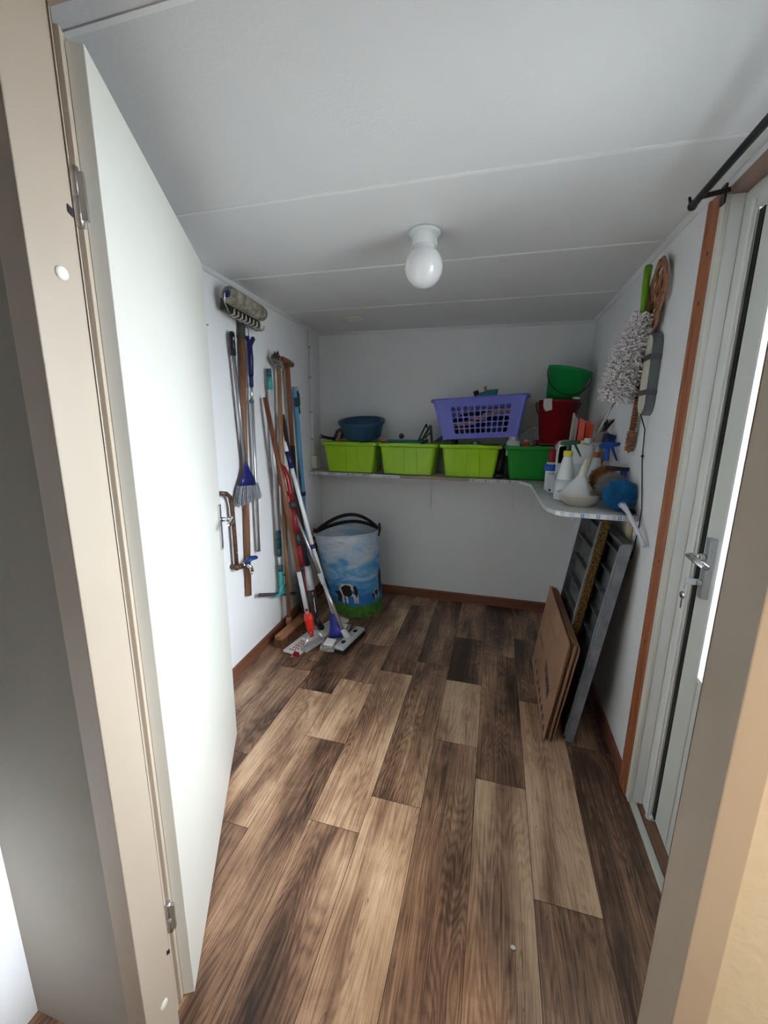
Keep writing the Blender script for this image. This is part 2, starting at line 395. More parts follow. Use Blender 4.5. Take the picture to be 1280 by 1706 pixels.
# hall-side wall with the doorway (this is the wall the camera looks through)
struct('wall_front_left', MB().box(-1.55, -.712, .492, .566, 0, CZ+.3), mat('shaded_hall_paint', (.30, .275, .235), .7, c2=(.34, .31, .27), scale=(2,)*3, bump=.3, bscale=50))  # shaded part of the hall wall, shade painted in as darker taupe
mb = MB().box(.318, .799, .492, .566, 0, CZ+.3).box(-.712, .318, .492, .566, 2.078, CZ+.3).box(.799, 1.25, .492, .566, 0, CZ+.3)
struct('wall_front', mb, HALLW)
struct('wall_hall_left', MB().box(-1.12, -1.018, -2.0, .4915, 0, 2.46), HALLS)
struct('wall_hall_right', MB().box(1.1, 1.2, -2.0, .4915, 0, 2.46), HALLW)
struct('wall_hall_back', MB().box(-1.12, 1.2, -2.1, -2.0, 0, 2.46), HALLW)
struct('ceiling_hall', MB().box(-1.12, 1.2, -2.1, .4915, 2.46, 2.52), CEIL)
# door frame (cream): jambs and head, rebated on the room side
mb = MB()
mb.box(-.712, -.659, .486, .567, 0, 2.078).box(.279, .318, .486, .567, 0, 2.078).box(-.659, .279, .486, .567, 2.030, 2.078)
mb.box(-.712, -.680, .567, .590, 0, 2.078).box(.297, .318, .567, .590, 0, 2.078).box(-.680, .297, .567, .590, 2.045, 2.078)
fr = struct('trim_door_frame', mb, FRAME, .002)
o = MB().lathe((-.6585, .533, 1.668), [(0, .0030), (.006, .0028), (.0098, .0016), (.0105, 0)], 20, (1, 0, 0)).build('screw_cap', CREAMF, fr)
MB().lathe((-.6585, .533, .13), [(0, .0030), (.006, .0028), (.0098, .0016), (.0105, 0)], 20, (1, 0, 0)).build('screw_cap', CREAMF, fr)
MB().obb((-.6585, .561, 1.765), (.0004, 0, 0), (0, .004, -.002), (0, 0, .006)).build('strike_hole', BLACK, fr)
MB().obb((-.6585, .561, .245), (.0004, 0, 0), (0, .004, -.002), (0, 0, .006)).build('strike_hole', BLACK, fr)
# skirtings, cove trims
def cove(a, b, nrm):
    nrm = V(nrm)*.018; a0 = V((*a, CZ)); b0 = V((*b, CZ)); d = V((0, 0, -.018))
    return MB().prism([a0, a0+nrm, a0+nrm*.9+d*.35, a0+nrm*.35+d*.9, a0+d], b0-a0)
struct('trim_3', cove((lwx(1.0)+.0005, 1.0), (lwx(3.2685)+.0005, 3.2685), (1, 0, 0)), TRIMW)
struct('trim_4', cove((-1.445, 3.2695), (.599, 3.2695), (0, -1, 0)), TRIMW)
struct('trim_5', cove((.5995, .60), (.5995, 3.25), (-1, 0, 0)), TRIMW)
struct('baseboard_left', MB().prism([(lwx(.6), .6, 0), (lwx(.6)+.012, .6, 0), (lwx(.6)+.010, .6, .066), (lwx(.6), .6, .07)], (lwx(3.268)-lwx(.6), 2.668, 0)), BASEW)
struct('baseboard_back', MB().prism([(-1.43, 3.2695, 0), (-1.43, 3.257, 0), (-1.43, 3.258, .070), (-1.43, 3.2695, .076)], (2.015, 0, 0)), BASEX)
struct('baseboard_right', MB().prism([(.5995, 1.647, 0), (.588, 1.647, 0), (.590, 1.647, .066), (.5995, 1.647, .07)], (0, 1.615, 0)), BASEW)
# wooden batten at the outside door, cream board, white reveal, plastic frame
struct('trim_6', MB().prism([(.600, 1.646, .0), (.584, 1.644, .0), (.582, 1.628, 0), (.586, 1.625, 0), (.586, 1.585, 0), (.590, 1.578, .0), (.600, 1.577, .0)], (0, 0, 2.125)), REDWOOD)
mb = MB()
for z, y in ((1.97, 1.60), (1.83, 1.607), (.98, 1.60), (.66, 1.61)): mb.lathe((.5858, y, z), [(0, .0005), (.006, .0005), (.007, 0)], 10, (-1, 0, 0), sx=.7)
mb.build('wood_knot', mat('dark_knot', (.03, .008, .005), .5), bpy.data.objects['trim_6'])
struct('trim_7', MB().box(.590, .604, 1.546, 1.5765, 0.004, 2.105), CREAMF, .002)
struct('trim_11', MB().box(.6045, .6415, 1.549, 1.575, .004, 2.105), mat('lit_white_board', (.86, .865, .88), .4), .002)  # light on the reveal is put into its brighter white
d1 = thing('door_1', 'white plastic outside door with tall glass pane and silver lever handle', 'door', (.67, 1.0, 0)); 
del d1['label'], d1['category']; d1['kind'] = 'structure'
def pf(mb, n, m, bev=.003): return mb.build(n, m, d1, bev)
pf(MB().box(.642, .715, 1.478, 1.574, .005, 2.104).box(.642, .715, .569, .64, .03, 2.104).box(.642, .715, .64, 1.478, 2.035, 2.104), 'door_frame', UPVC)
pf(MB().box(.636, .642, 1.484, 1.498, .005, 2.06), 'frame_bead', WHITEP, .001)
pf(MB().box(.651, .705, 1.352, 1.455, .034, 2.028).box(.651, .705, .65, .76, .034, 2.028).box(.651, .705, .76, 1.352, 1.93, 2.028).box(.651, .705, .76, 1.352, .034, .69), 'door_leaf', UPVC)
pf(MB().box(.645, .652, 1.345, 1.357, .69, 1.94).box(.645, .652, .755, .767, .69, 1.94).box(.645, .652, .755, 1.357, 1.925, 1.94).box(.645, .652, .755, 1.357, .68, .695), 'glazing_bead', WHITEP, .001)
pf(MB().box(.6495, .694, 1.4555, 1.4775, .034, 2.03), 'black_seal', BLACK, 0)
MB().box(.674, .680, .76, 1.352, .69, 1.93).build('glass_pane', GLASS, d1)
hp = MB().box(.632, .651, 1.380, 1.408, .935, 1.125).build('handle_plate', STEEL, d1, .002)
MB().cyl((.632, 1.394, 1.065), (.592, 1.394, 1.065), .011).tube([(.592, 1.401, 1.066), (.590, 1.38, 1.066), (.590, 1.29, 1.062)], [.011, .0115, .010], 10, flat=.75).build('lever', CHROME, hp)
MB().cyl((.631, 1.394, .985), (.620, 1.394, .985), .009).build('cylinder_lock', STEEL, hp)
kb = MB().box(.590, .620, 1.3925, 1.3955, .975, .995).build('key_in_lock', GREYP, hp)
k = MB(); k.tube([V((.592, 1.394, .978))+V((0, math.cos(a)*.004, -.018+math.sin(a)*.018)) for a in [2*PI*i/16 for i in range(17)]], .0012, 6)
k.lathe((.590, 1.397, .938), [(0, .0012), (.0115, .0012), (.0115, -.0012), (0, -.0012)], 20, (1, .25, 0)); k.box(.5888, .5912, 1.394, 1.400, .895, .930)
k.build('spare_key', CHROME, hp)
# threshold: aluminium floor strip, brown step, grey sill
struct('trim_8', MB().prism([(.597, .60, 0), (.600, .60, .007), (.610, .60, .009), (.620, .60, .007), (.624, .60, 0)], (0, .965, 0)), mat('aluminium_floor_strip', (.70, .70, .66), .35, .2))
struct('trim_9', MB().box(.6245, .668, .60, 1.547, -.02, .004), mat('brown_step_board', (.20, .10, .06), .5, c2=(.30, .16, .10), scale=(30, 4, 4)))
struct('trim_10', MB().box(.6685, .80, .58, 1.56, -.02, .024), mat('grey_sill', (.32, .36, .36), .4, .4))
# outdoor ground seen through the glass
struct('ground_outside', MB().box(.81, 7, -4, 7, -.14, -.10), mat('pale_paving', (.66, .65, .63), .8, c2=(.72, .71, .69), scale=(3,)*3))

# ---------------------------------------------------------------- the open inner door
def inner_door():
    h = V((-.660, .622, 0)); f = V((-1.099, 1.439, 0)); d = (f-h); L = d.length; d.normalize(); n = V((d.y, -d.x, 0))  # n points to the visible side
    o = thing('door_2', '', '', tuple(h)); del o['label'], o['category']; o['kind'] = 'structure'
    z0, z1 = .010, 2.022
    def slab(a0, a1, b0, b1, za, zb):   # along door, behind visible face
        p = [h+d*a0-n*b0, h+d*a1-n*b0, h+d*a1-n*b1, h+d*a0-n*b1]
        return [q+V((0, 0, za)) for q in p]+[q+V((0, 0, zb)) for q in p]
    MB().hexa(slab(0, L, 0, .027, z0, z1)).build('door_leaf', DOORP, o, .0015)
    MB().hexa(slab(-.013, L+.013, .0272, .040, z0, z1+.010)).build('rebate_lip', FRAME, o, .0012)
    pl = MB(); c = h+d*(L-.055)
    pl.obb(c+n*.0045+V((0, 0, 1.030)), d*.019, n*.0045, V((0, 0, .092))); p = pl.build('handle_plate', STEEL, o, .002)
    lv = MB(); a = c+V((0, 0, 1.062)); lv.cyl(a+n*.009, a+n*.050, .009); lv.tube([a+n*.052+d*.008, a+n*.054-d*.01, a+n*.054-d*.10, a+n*.045-d*.118], [.0095, .010, .008, .007], 12)
    lv.build('lever', CHROME, p)
    for z in (1.80, .30):
        b = MB(); q = h-d*.018-n*.030+V((.0, 0, z)); b.cyl(q, q+V((0, 0, .042)), .007); b.cyl(q-V((0, 0, .044)), q-V((0, 0, .002)), .007)
        b.obb(q+n*.004-d*.001, d*.004, n*.010, V((0, 0, .035))); b.build('hinge', STEEL, o)
inner_door()

# ---------------------------------------------------------------- ceiling things
t = thing('ceiling_lamp', 'white ceiling lamp with an unlit opal glass globe', 'lamp', (-.312, 1.70, 1.965))
MB().lathe((-.312, 1.705, CZ), [(0, -.001), (.060, -.001), (.061, -.008), (.055, -.014), (.047, -.016), (.047, -.050), (.041, -.054), (0, -.054)], 40).build('lamp_base', CERAM, t)
MB().lathe((-.312, 1.70, 2.037), [(0.0001, -.073)]+[(.073*math.sin(PI*i/24), -.073*math.cos(PI*i/24)) for i in range(1, 20)]+[(.040, .074)], 40).build('glass_globe', OPAL, t)
t = thing('ceiling_vent', 'small round cream vent in the ceiling near the back wall', 'vent', (-1.01, 2.874, CZ-.012))
MB().lathe((-1.01, 2.874, CZ), [(.040, -.003), (.048, -.012), (.066, -.010), (.074, -.001), (.04, -.001)], 36).build('rim', mat('vent_lit_cream', (.82, .78, .66), .4), t)  # cream made lighter in place of the light on the vent
MB().lathe((-1.01, 2.874, CZ), [(0, -.016), (.040, -.015), (.043, -.010), (.040, -.002), (0, -.002)], 36).build('valve_disc', bpy.data.materials['vent_lit_cream'], t)
t = thing('curtain_rod', 'black metal curtain rod above the outside door', 'curtain rod', (.5, 1.1, 2.06))
MB().tube([(.500, .58, 2.074), (.500, 1.46, 2.074), (.500, 1.512, 2.072)], [.0095, .0095, .010], 16).build('rod', BLACK, t)
MB().ball((.500, 1.518, 2.072), .0125).tube([(.500, 1.520, 2.074), (.497, 1.526, 2.084), (.490, 1.522, 2.098)], [.008, .005, .003], 8).build('finial', BLACK, t)
MB().bar((.500, 1.47, 2.072), (.590, 1.53, 2.108), .008, .012).obb((.580, 1.535, 2.098), (.003, 0, 0), (0, .013, 0), (0, 0, .025)).build('bracket', BLACK, t)

# ---------------------------------------------------------------- shelf with tile edging
ZS = 1.080
outline = [(-1.438, 3.2685), (-1.425, 2.962), (.17, 2.940), (.232, 2.80), (.236, 2.08), (.245, 1.99), (.275, 1.93), (.325, 1.903), (.42, 1.893), (.5995, 1.888), (.5995, 3.2685)]
t = thing('corner_shelf', 'white L-shaped wall shelf with a small-tile edge, carrying boxes, buckets and bottles', 'shelf', (.3, 3.0, ZS-.02))
MB().prism([(x, y, ZS-.018) for x, y in outline], (0, 0, .018)).build('shelf_board', SHELFM, t)
def tile_edge(path, pats, name):
    mb = MB(); w = .0205
    pts = [V((x, y, 0)) for x, y in path]; seg = [(pts[i+1]-pts[i]).length for i in range(len(pts)-1)]; tot = sum(seg)
    n = int(tot/w); mb2 = MB()
    def at(s):
        for i, l in enumerate(seg):
            if s <= l or i == len(seg)-1: return pts[i]+(pts[i+1]-pts[i])*(s/l)
            s -= l
    for i in range(n):
        a = at(i*w); b = at((i+1)*w-.0002); d = (b-a); o = V((d.y, -d.x, 0)).normalized()
        z = V((0, 0, ZS-.009)); c = (a+b)/2+z
        mb.cur = 0; mb.obb(c+o*.0012, d*.5, o*.001, V((0, 0, .0105)))
        k = pats[i % len(pats)]
        mb.cur = k; mb.obb(c+o*.0024, d*.36, o*.0004, V((0, 0, .0072)))
        if k in (1, 2): mb.cur = 0; mb.obb(c+o*.0030, d*.13, o*.0003, V((0, 0, .0028)))
        elif k in (3, 4): mb.cur = 0; mb.obb(c+o*.0030, d*.16, o*.0003, V((0, 0, .0034)))
    mb.build(name, TILES, t)
tile_edge([(-1.425, 2.9615), (-.68, 2.951)], [3, 3, 4, 3, 4, 3, 3, 3, 4, 4, 4, 3, 0, 3], 'tile_edging')
tile_edge([(-.17, 2.9442), (.165, 2.9395)], [3, 4, 3, 3], 'tile_edging')
tile_edge([(.275, 1.93), (.325, 1.9025), (.42, 1.8925), (.5985, 1.8875)], [0, 3, 0, 1, 0, 2, 1, 0, 2, 0, 1, 3, 2, 3, 3, 3, 4], 'tile_edging')
MB().box(-.678, -.172, 2.9435, 2.9475, ZS-.019, ZS-.001).build('bare_wood_edge', SHELFE, t)
def bracket(x, y, dx, dy, dz):
    MB().bar((x, y, ZS-.020), (x+dx, y+dy, ZS-.020), .012, .004, (0, 0, 1)).bar((x, y, ZS-.020), (x, y, ZS-.02-dz), .012, .004, (dx, dy, 0)).build('shelf_bracket', TRIMW, t)
bracket(-1.17, 3.262, 0, -.22, .22); bracket(-.49, 3.262, 0, -.22, .28); bracket(.15, 3.262, 0, -.22, .25)
MB().cyl((.246, 2.76, ZS-.018), (.252, 2.75, ZS-.16), .0022, n=6).cyl((.256, 2.74, ZS-.018), (.250, 2.75, ZS-.16), .0022, n=6).build('wire_prop', TRIMW, t)
MB().obb((.59, 1.97, .995), (.006, 0, 0), (0, .015, 0), (0, 0, .062)).build('wooden_prop', mat('pale_prop_wood', (.62, .50, .30), .6), t)

# ---------------------------------------------------------------- storage boxes
def rrect(cx, cy, hx, hy, r, z, n=5):
    p = []
    for sx, sy, a0 in ((1, 1, 0), (-1, 1, PI/2), (-1, -1, PI), (1, -1, 1.5*PI)):
        for i in range(n+1):
            a = a0+PI/2*i/n; p.append(V((cx+sx*(hx-r)+math.cos(a)*r, cy+sy*(hy-r)+math.sin(a)*r, z)))
    return p
def shell(mb, rings, close_bottom=True, close_all=False):
    n = len(rings[0]); vs = [p for r in rings for p in r]
    fs = [(i*n+j, i*n+(j+1) % n, (i+1)*n+(j+1) % n, (i+1)*n+j) for i in range(len(rings)-1) for j in range(n)]
    mb.add(vs, fs)
    return mb
def bin_at(x0, x1, y0, depth, mt, name, label, group, H=.235, ribs=True):
    cx = (x0+x1)/2; cy = y0+depth/2; hx = (x1-x0)/2; hy = depth/2; z = ZS+.0005
    t = thing(name, label, 'storage box', (cx, cy, z), group)
    mb = MB(); bx, by = hx-.045, hy-.035
    o = [rrect(cx, cy, bx, by, .02, z+.006), rrect(cx, cy, hx-.018, hy-.016, .025, z+H-.03), rrect(cx, cy, hx-.016, hy-.014, .025, z+H-.028),
         rrect(cx, cy, hx-.003, hy-.003, .028, z+H-.024), rrect(cx, cy, hx, hy, .028, z+H-.02), rrect(cx, cy, hx, hy, .028, z+H-.002), rrect(cx, cy, hx-.004, hy-.004, .026, z+H), rrect(cx, cy, hx-.020, hy-.018, .022, z+H),
         rrect(cx, cy, bx-.003, by-.003, .018, z+.010)]
    shell(mb, o); n = len(o[0])
    mb.add(o[0], [tuple(range(n))]); mb.add(o[-1], [tuple(range(n))]); mb.build('box_body', mt, t)
    if ribs:
        mb = MB()
        # the wide raised panel and pressed handle lip on the front
        for a, b in ((-.34, -.10), (.02, .30)):
            mb.prism([(cx+a*hx*1.25, cy-by+.0008, z+.018), (cx+b*hx*1.1, cy-by+.0008, z+.018), (cx+b*hx*1.0, cy-hy+.0185, z+H-.036), (cx+a*hx*1.45, cy-hy+.0185, z+H-.036)], (0, -.006, 0))
        mb.box(cx-hx*.42, cx+hx*.42, y0-.004, y0+.012, z+H-.010, z+H+.003)
        mb.build('front_panel', mt, t, .0012)
    mb = MB()
    for sx in (-1, 1):
        for sy in (-1, 1): mb.cyl((cx+sx*(bx-.02), cy+sy*(by-.012), z), (cx+sx*(bx-.02), cy+sy*(by-.012), z+.008), .011, n=10)
    build_each(mb, 'foot', BLACK, t)
    return t
bin_at(-1.312, -.862, 2.955, .305, LIME, 'storage_box', 'lime green plastic box at the left end of the shelf, under the dark blue basin', 'lime green boxes on the shelf')
bin_at(-.858, -.404, 2.955, .305, LIME, 'storage_box', 'middle lime green plastic box, holding black triangular and teal items', 'lime green boxes on the shelf')
bin_at(-.394, .040, 2.955, .305, LIME, 'storage_box', 'lime green plastic box directly under the lavender laundry basket', 'lime green boxes on the shelf')
g = bin_at(.056, .42, 2.955, .305, GREEN, 'storage_box', 'dark green plastic box between the last lime box and the white jerrycan', 'green box', ribs=False)
mb = MB()
for a in (.085, .145, .165, .30, .34): mb.prism([(a+.012, 2.991, ZS+.018), (a+.018, 2.991, ZS+.018), (a+.008, 2.9735, ZS+.205), (a+.002, 2.9735, ZS+.205)], (0, -.004, 0))
build_each(mb, 'rib', GREEN, g)

# contents of the boxes
def single(name, mb, m, label, cat, group=None, bevel=0.): return mb.build(name, m, None, bevel, label=label, cat=cat, group=group)
# basin
single('wash_basin', MB().lathe((-1.012, 3.085, 1.352), [(0, 0), (.135, 0), (.145, .008), (.160, .085), (.178, .110), (.181, .130), (.172, .135), (.158, .130), (.148, .09), (.132, .014), (0, .012)], 48, (0, -.20, 1)), BASIN, 'round dark blue plastic basin lying on the leftmost lime box', 'basin')
t = thing('dustpan', 'black dustpan with a handle sticking out beyond the left box', 'dustpan', (-1.28, 3.03, 1.31))
MB().prism([(-1.245, 3.02, 1.322), (-1.19, 3.02, 1.322), (-1.165, 3.05, 1.40), (-1.19, 3.08, 1.425), (-1.235, 3.08, 1.40)], (0, .10, .01)).build('pan', mat('dark_slate_plastic', (.02, .022, .035), .4), t, .006)
MB().tube([(-1.335, 3.03, 1.352), (-1.28, 3.03, 1.342), (-1.22, 3.035, 1.335)], [.016, .015, .014], 12, flat=.8).ball((-1.335, 3.03, 1.352), .016).build('handle', BLACK, t)
MB().lathe((-1.333, 3.0135, 1.353), [(0, -.001), (.007, -.001), (.007, .002), (0, .002)], 12, (0, -1, 0)).build('hang_ring', LGREY, t)
single('wooden_brush', MB().tube([(-1.195, 2.992, 1.322), (-1.178, 2.998, 1.345), (-1.160, 2.985, 1.39)], [.012, .015, .011], 12), HANDLEL, 'short wooden brush between the dustpan and the basin', 'brush')
t = thing('toy_racket', 'teal flat plastic tool lying on the middle lime box', 'plastic tool', (-.66, 3.06, 1.315))
MB().prism([(-.80, 3.02, 1.318), (-.56, 3.00, 1.318), (-.50, 3.02, 1.318), (-.50, 3.12, 1.318), (-.70, 3.15, 1.318), (-.80, 3.12, 1.318)], (0, 0, .020)).build('plate', mat('deep_teal_plastic', (.01, .17, .18), .4), t, .005)
MB().tube([(-.56, 3.0, 1.335), (-.50, 3.0, 1.36), (-.47, 3.02, 1.40)], .006, 8).build('handle', DTEAL, t)
t['label'] = 'flat teal plastic tool lying on the middle lime box'; t.name = 'flat_scraper'
single('rubber_ball', MB().ball((-.70, 3.08, 1.365), .021), BLACK, 'small black ball on the teal tool in the middle lime box', 'ball')
single('sponge', MB().ball((-.832, 3.02, 1.335), .024, 12, 8, (1.2, .8, .8)), mat('pinkish_sponge', (.45, .22, .14), .9), 'small pinkish brown sponge between the first two lime boxes', 'sponge')
mb = MB()
mb.bar((-.565, 3.02, 1.32), (-.505, 3.03, 1.455), .008, .012); mb.bar((-.505, 3.03, 1.455), (-.50, 3.05, 1.43), .008, .012)
single('metal_trowel', mb, BLACK, 'thin black blade leaning in the middle lime box, left of the folded frame', 'tool')
mb = MB(); mb.bar((-.545, 3.04, 1.32), (-.475, 3.05, 1.448), .010, .016); mb.bar((-.475, 3.05, 1.448), (-.462, 3.05, 1.32), .010, .018); mb.bar((-.53, 3.0, 1.315), (-.485, 3.01, 1.345), .004, .02)
single('folded_frame', mb, BLACK, 'black inverted-V folded frame standing in the middle lime box', 'frame')
t = thing('hand_rake', 'black and dark green tool with angled blades between two lime boxes', 'tool', (-.42, 3.05, 1.32))
MB().prism([(-.455, 3.02, 1.325), (-.31, 3.03, 1.325), (-.30, 3.04, 1.44), (-.335, 3.04, 1.415)], (0, .012, 0)).build('black_blade', BLACK, t)
MB().prism([(-.40, 3.0, 1.325), (-.29, 3.0, 1.325), (-.30, 3.01, 1.372), (-.345, 3.01, 1.405)], (0, .010, 0)).build('green_blade', DGREEN, t)
# laundry basket, tilted, with real holes
def basket():
    t = thing('laundry_basket', 'lavender blue laundry basket with a grid of holes, tilted on the third lime box', 'laundry basket', (-.10, 3.06, 1.33))
    X = M.Translation((-.115, 3.062, 1.365)) @ M.Rotation(math.radians(-3.4), 4, 'Y')
    H = .268
    def sec(h):  # half sizes at height h
        f = h/H; return .250+.058*f, .150+.040*f
    th = .004
    def side(axis, sgn, mb):
        # grid of the wall with holes; u along, v up
        nu, nv = (10, 5) if axis == 'y' else (5, 5)
        mu = .14 if axis == 'y' else .2
        us = [-1]+[-1+mu*2+(2-4*mu)*i/nu for i in range(nu+1)]+[1]
        u0, u1 = (.150, .88) if axis == 'y' else (.2, .8)
        ul = [0.]; 
        for i in range(nu):
            a = u0+(u1-u0)*i/nu; w = (u1-u0)/nu; ul += [a+w*.11, a+w*.89]
        ul += [1.]
        vl = [0.]
        for i in range(nv):
            a = .12+(.82-.12)*i/nv; w = (.82-.12)/nv; vl += [a+w*.10, a+w*.90]
        vl += [1.]
        def P(u, v, off):
            hx, hy = sec(v*H); c = .03
            if axis == 'y': return V(((2*u-1)*(hx-c*.6), sgn*(hy-off), v*H))
            return V((sgn*(hx-off), (2*u-1)*(hy-c*.6), v*H))
        for i in range(len(ul)-1):
            for j in range(len(vl)-1):
                if i % 2 == 1 and j % 2 == 1: continue
                a, b, c, d = ul[i], ul[i+1], vl[j], vl[j+1]
                mb.hexa([P(a, c, 0), P(b, c, 0), P(b, c, th), P(a, c, th), P(a, d, 0), P(b, d, 0), P(b, d, th), P(a, d, th)])
        # octagonal corner fillets of each hole
        for i in range(1, len(ul)-1, 2):
            for j in range(1, len(vl)-1, 2):
                a, b, c, d = ul[i], ul[i+1], vl[j], vl[j+1]; e = (b-a)*.17; g_ = (d-c)*.17
                for (x, y, sx, sy) in ((a, c, 1, 1), (b, c, -1, 1), (a, d, 1, -1), (b, d, -1, -1)):
                    q = [P(x, y, 0), P(x+sx*e, y, 0), P(x, y+sy*g_, 0)]; q2 = [P(x, y, th), P(x+sx*e, y, th), P(x, y+sy*g_, th)]
                    mb.add(q+q2, [(0, 1, 2), (5, 4, 3), (0, 3, 4, 1), (1, 4, 5, 2), (2, 5, 3, 0)])
    mb = MB(); mb.xf = X
    side('y', -1, mb); side('y', 1, mb); side('x', -1, mb); side('x', 1, mb)
    # rounded corner posts
    for sx in (-1, 1):
        for sy in (-1, 1):
            a = sec(0); b = sec(H)
            mb.tube([(sx*(a[0]-.016), sy*(a[1]-.016), 0), (sx*(b[0]-.016), sy*(b[1]-.016), H)], [.018, .018], 12, caps=False)
    mb.build('basket_wall', LAV, t)
    mb = MB(); mb.xf = X; b0 = rrect(0, 0, .248, .148, .03, 0); b1 = rrect(0, 0, .248, .148, .03, .004); n = len(b0)
    mb.add(b0+b1, [tuple(range(n)), tuple(range(n, 2*n))]+[(i, (i+1) % n, n+(i+1) % n, n+i) for i in range(n)]); mb.build('basket_floor', LAV, t)
    mb = MB(); mb.xf = X; hx, hy = sec(H)
    o = [rrect(0, 0, hx-.004, hy-.004, .04, H-.006), rrect(0, 0, hx+.018, hy+.016, .05, H-.012), rrect(0, 0, hx+.020, hy+.018, .05, H-.004), rrect(0, 0, hx+.014, hy+.012, .05, H+.006), rrect(0, 0, hx, hy, .04, H+.007), rrect(0, 0, hx-.004, hy-.004, .04, H-.006)]
    shell(mb, o); mb.build('rim', LAV, t)
    # black lump below the basket
    return X
BX = basket()
def wedge(x, z, w, d, h, rot, mt, lab, y=2.955):
    mb = MB(); mb.xf = BX @ M.Translation((x, y-3.062, z)) @ M.Rotation(math.radians(rot), 4, 'Y'); mb.box(-w/2, w/2, 0, d, 0, h); mb.build('wooden_block', mt, None, .004, label=lab, cat='wooden block', group='wooden pieces in the laundry basket')
wedge(-.11, .088, .17, .11, .030, -3, LIGHTK, 'pale wooden block low in the left of the laundry basket', 2.95)
wedge(.115, .150, .19, .11, .028, -7, LIGHTK, 'pale wooden block high at the right inside the laundry basket', 2.95)
wedge(-.02, .123, .11, .11, .026, 6, LIGHTK, 'pale wooden block in the middle of the laundry basket', 2.95)
single('black_cloth', (lambda m: (setattr(m, 'xf', BX), m.ball((.0, .06, .10), .09, 18, 10, (2.4, .75, 1.0)))[1])(MB()), mat('black_cloth', (.02, .02, .03), .95, bump=.6), 'bundle of black cloth filling the back of the laundry basket', 'cloth')
single('grey_cloth', (lambda m: (setattr(m, 'xf', BX), m.ball((.10, -.045, .055), .05, 14, 8, (1.7, 1.2, .9)))[1])(MB()), mat('dark_blue_grey_cloth', (.07, .09, .15), .9, bump=.6), 'dark blue-grey cloth at the bottom right of the laundry basket', 'cloth')
single('brown_cloth', (lambda m: (setattr(m, 'xf', BX), m.ball((-.14, -.045, .045), .05, 14, 8, (1.5, 1.2, .75)))[1])(MB()), mat('brown_cloth', (.14, .06, .03), .9, bump=.6), 'reddish brown cloth at the bottom left of the laundry basket', 'cloth')
t = thing('hand_brush', 'teal hand brush with a wooden peg lying on top of the laundry basket', 'hand brush', (-.10, 3.02, 1.64))
mb = MB(); mb.prism([(-.185, 2.99, 1.630), (-.02, 2.99, 1.644), (-.012, 2.99, 1.694), (-.06, 2.99, 1.692), (-.13, 2.99, 1.672)], (0, .08, 0)); mb.build('brush_body', mat('petrol_plastic', (.005, .17, .22), .35), t, .006)
MB().tube([(-.150, 3.02, 1.645), (-.163, 3.02, 1.685)], [.020, .019], 14).build('black_knob', BLACK, t)
MB().tube([(-.088, 3.0, 1.66), (-.100, 3.0, 1.712)], [.009, .010], 10).build('wooden_peg', HANDLEL, t)
single('rubber_stopper', MB().cyl((-.29, 3.0, 1.318), (-.29, 3.0, 1.346), .024), BLACK, 'round black stopper in the third lime box, below the basket', 'stopper')
single('glass_jar', MB().lathe((-.138, 2.998, 1.290), [(.0, 0), (.028, 0), (.03, .03), (.026, .045), (0, .050)], 20), mat('grey_jar', (.30, .31, .32), .2, trans=.3), 'grey jar top showing in the third lime box', 'jar')
# things in the green box
t = thing('white_bottle', 'squat white bottle standing in the dark green box', 'bottle', (.135, 3.06, 1.26))
MB().lathe((.112, 3.03, 1.245), [(0, 0), (.045, 0), (.047, .085), (.040, .10), (.030, .108), (0, .108)], 24).build('bottle_body', WHITEP, t); MB().lathe((.112, 3.03, 1.353), [(.031, 0), (.031, .028), (.028, .031), (0, .031)], 24).build('bottle_cap', WHITEP, t)
t = thing('glue_bottle', 'small orange bottle standing in the dark green box', 'bottle', (.2, 3.04, 1.25))
MB().lathe((.198, 3.02, 1.25), [(0, 0), (.023, 0), (.023, .090), (0, .094)], 18).build('bottle_body', ORNG, t); MB().lathe((.198, 3.02, 1.344), [(.014, 0), (.014, .014), (0, .015)], 14).build('bottle_cap', LGREY, t)
single('grey_tube_frame', MB().tube([(.125, 3.06, 1.37), (.19, 3.05, 1.410), (.248, 3.04, 1.440), (.262, 3.04, 1.434), (.262, 3.04, 1.40), (.240, 3.05, 1.33)], .012, 10, flat=.6), GREYP, 'bent grey plastic tube leaning in the dark green box', 'tube')
t = thing('small_jar', 'small jar with a cream cap in the dark green box, right of the orange bottle', 'jar', (.27, 3.0, 1.27))
MB().lathe((.272, 3.0, 1.27), [(0, 0), (.021, 0), (.021, .046), (0, .048)], 18).build('jar_body', CREAMP, t); MB().lathe((.262, 3.04, 1.30), [(0, 0), (.016, 0), (.016, .055), (0, .055)], 18).build('dark_cap', mat('wine_red_cap', (.16, .01, .01), .4), t)
mb = MB().ball((.035, 2.985, 1.103), .024, 14, 8, (1.8, 1, .8)).tube([(.03, 3.02, 1.12), (.045, 3.06, 1.29)], [.030, .022], 12)
single('black_shoe_brush', mb, BLACK, 'black object wedged between the third lime box and the green box', 'brush')

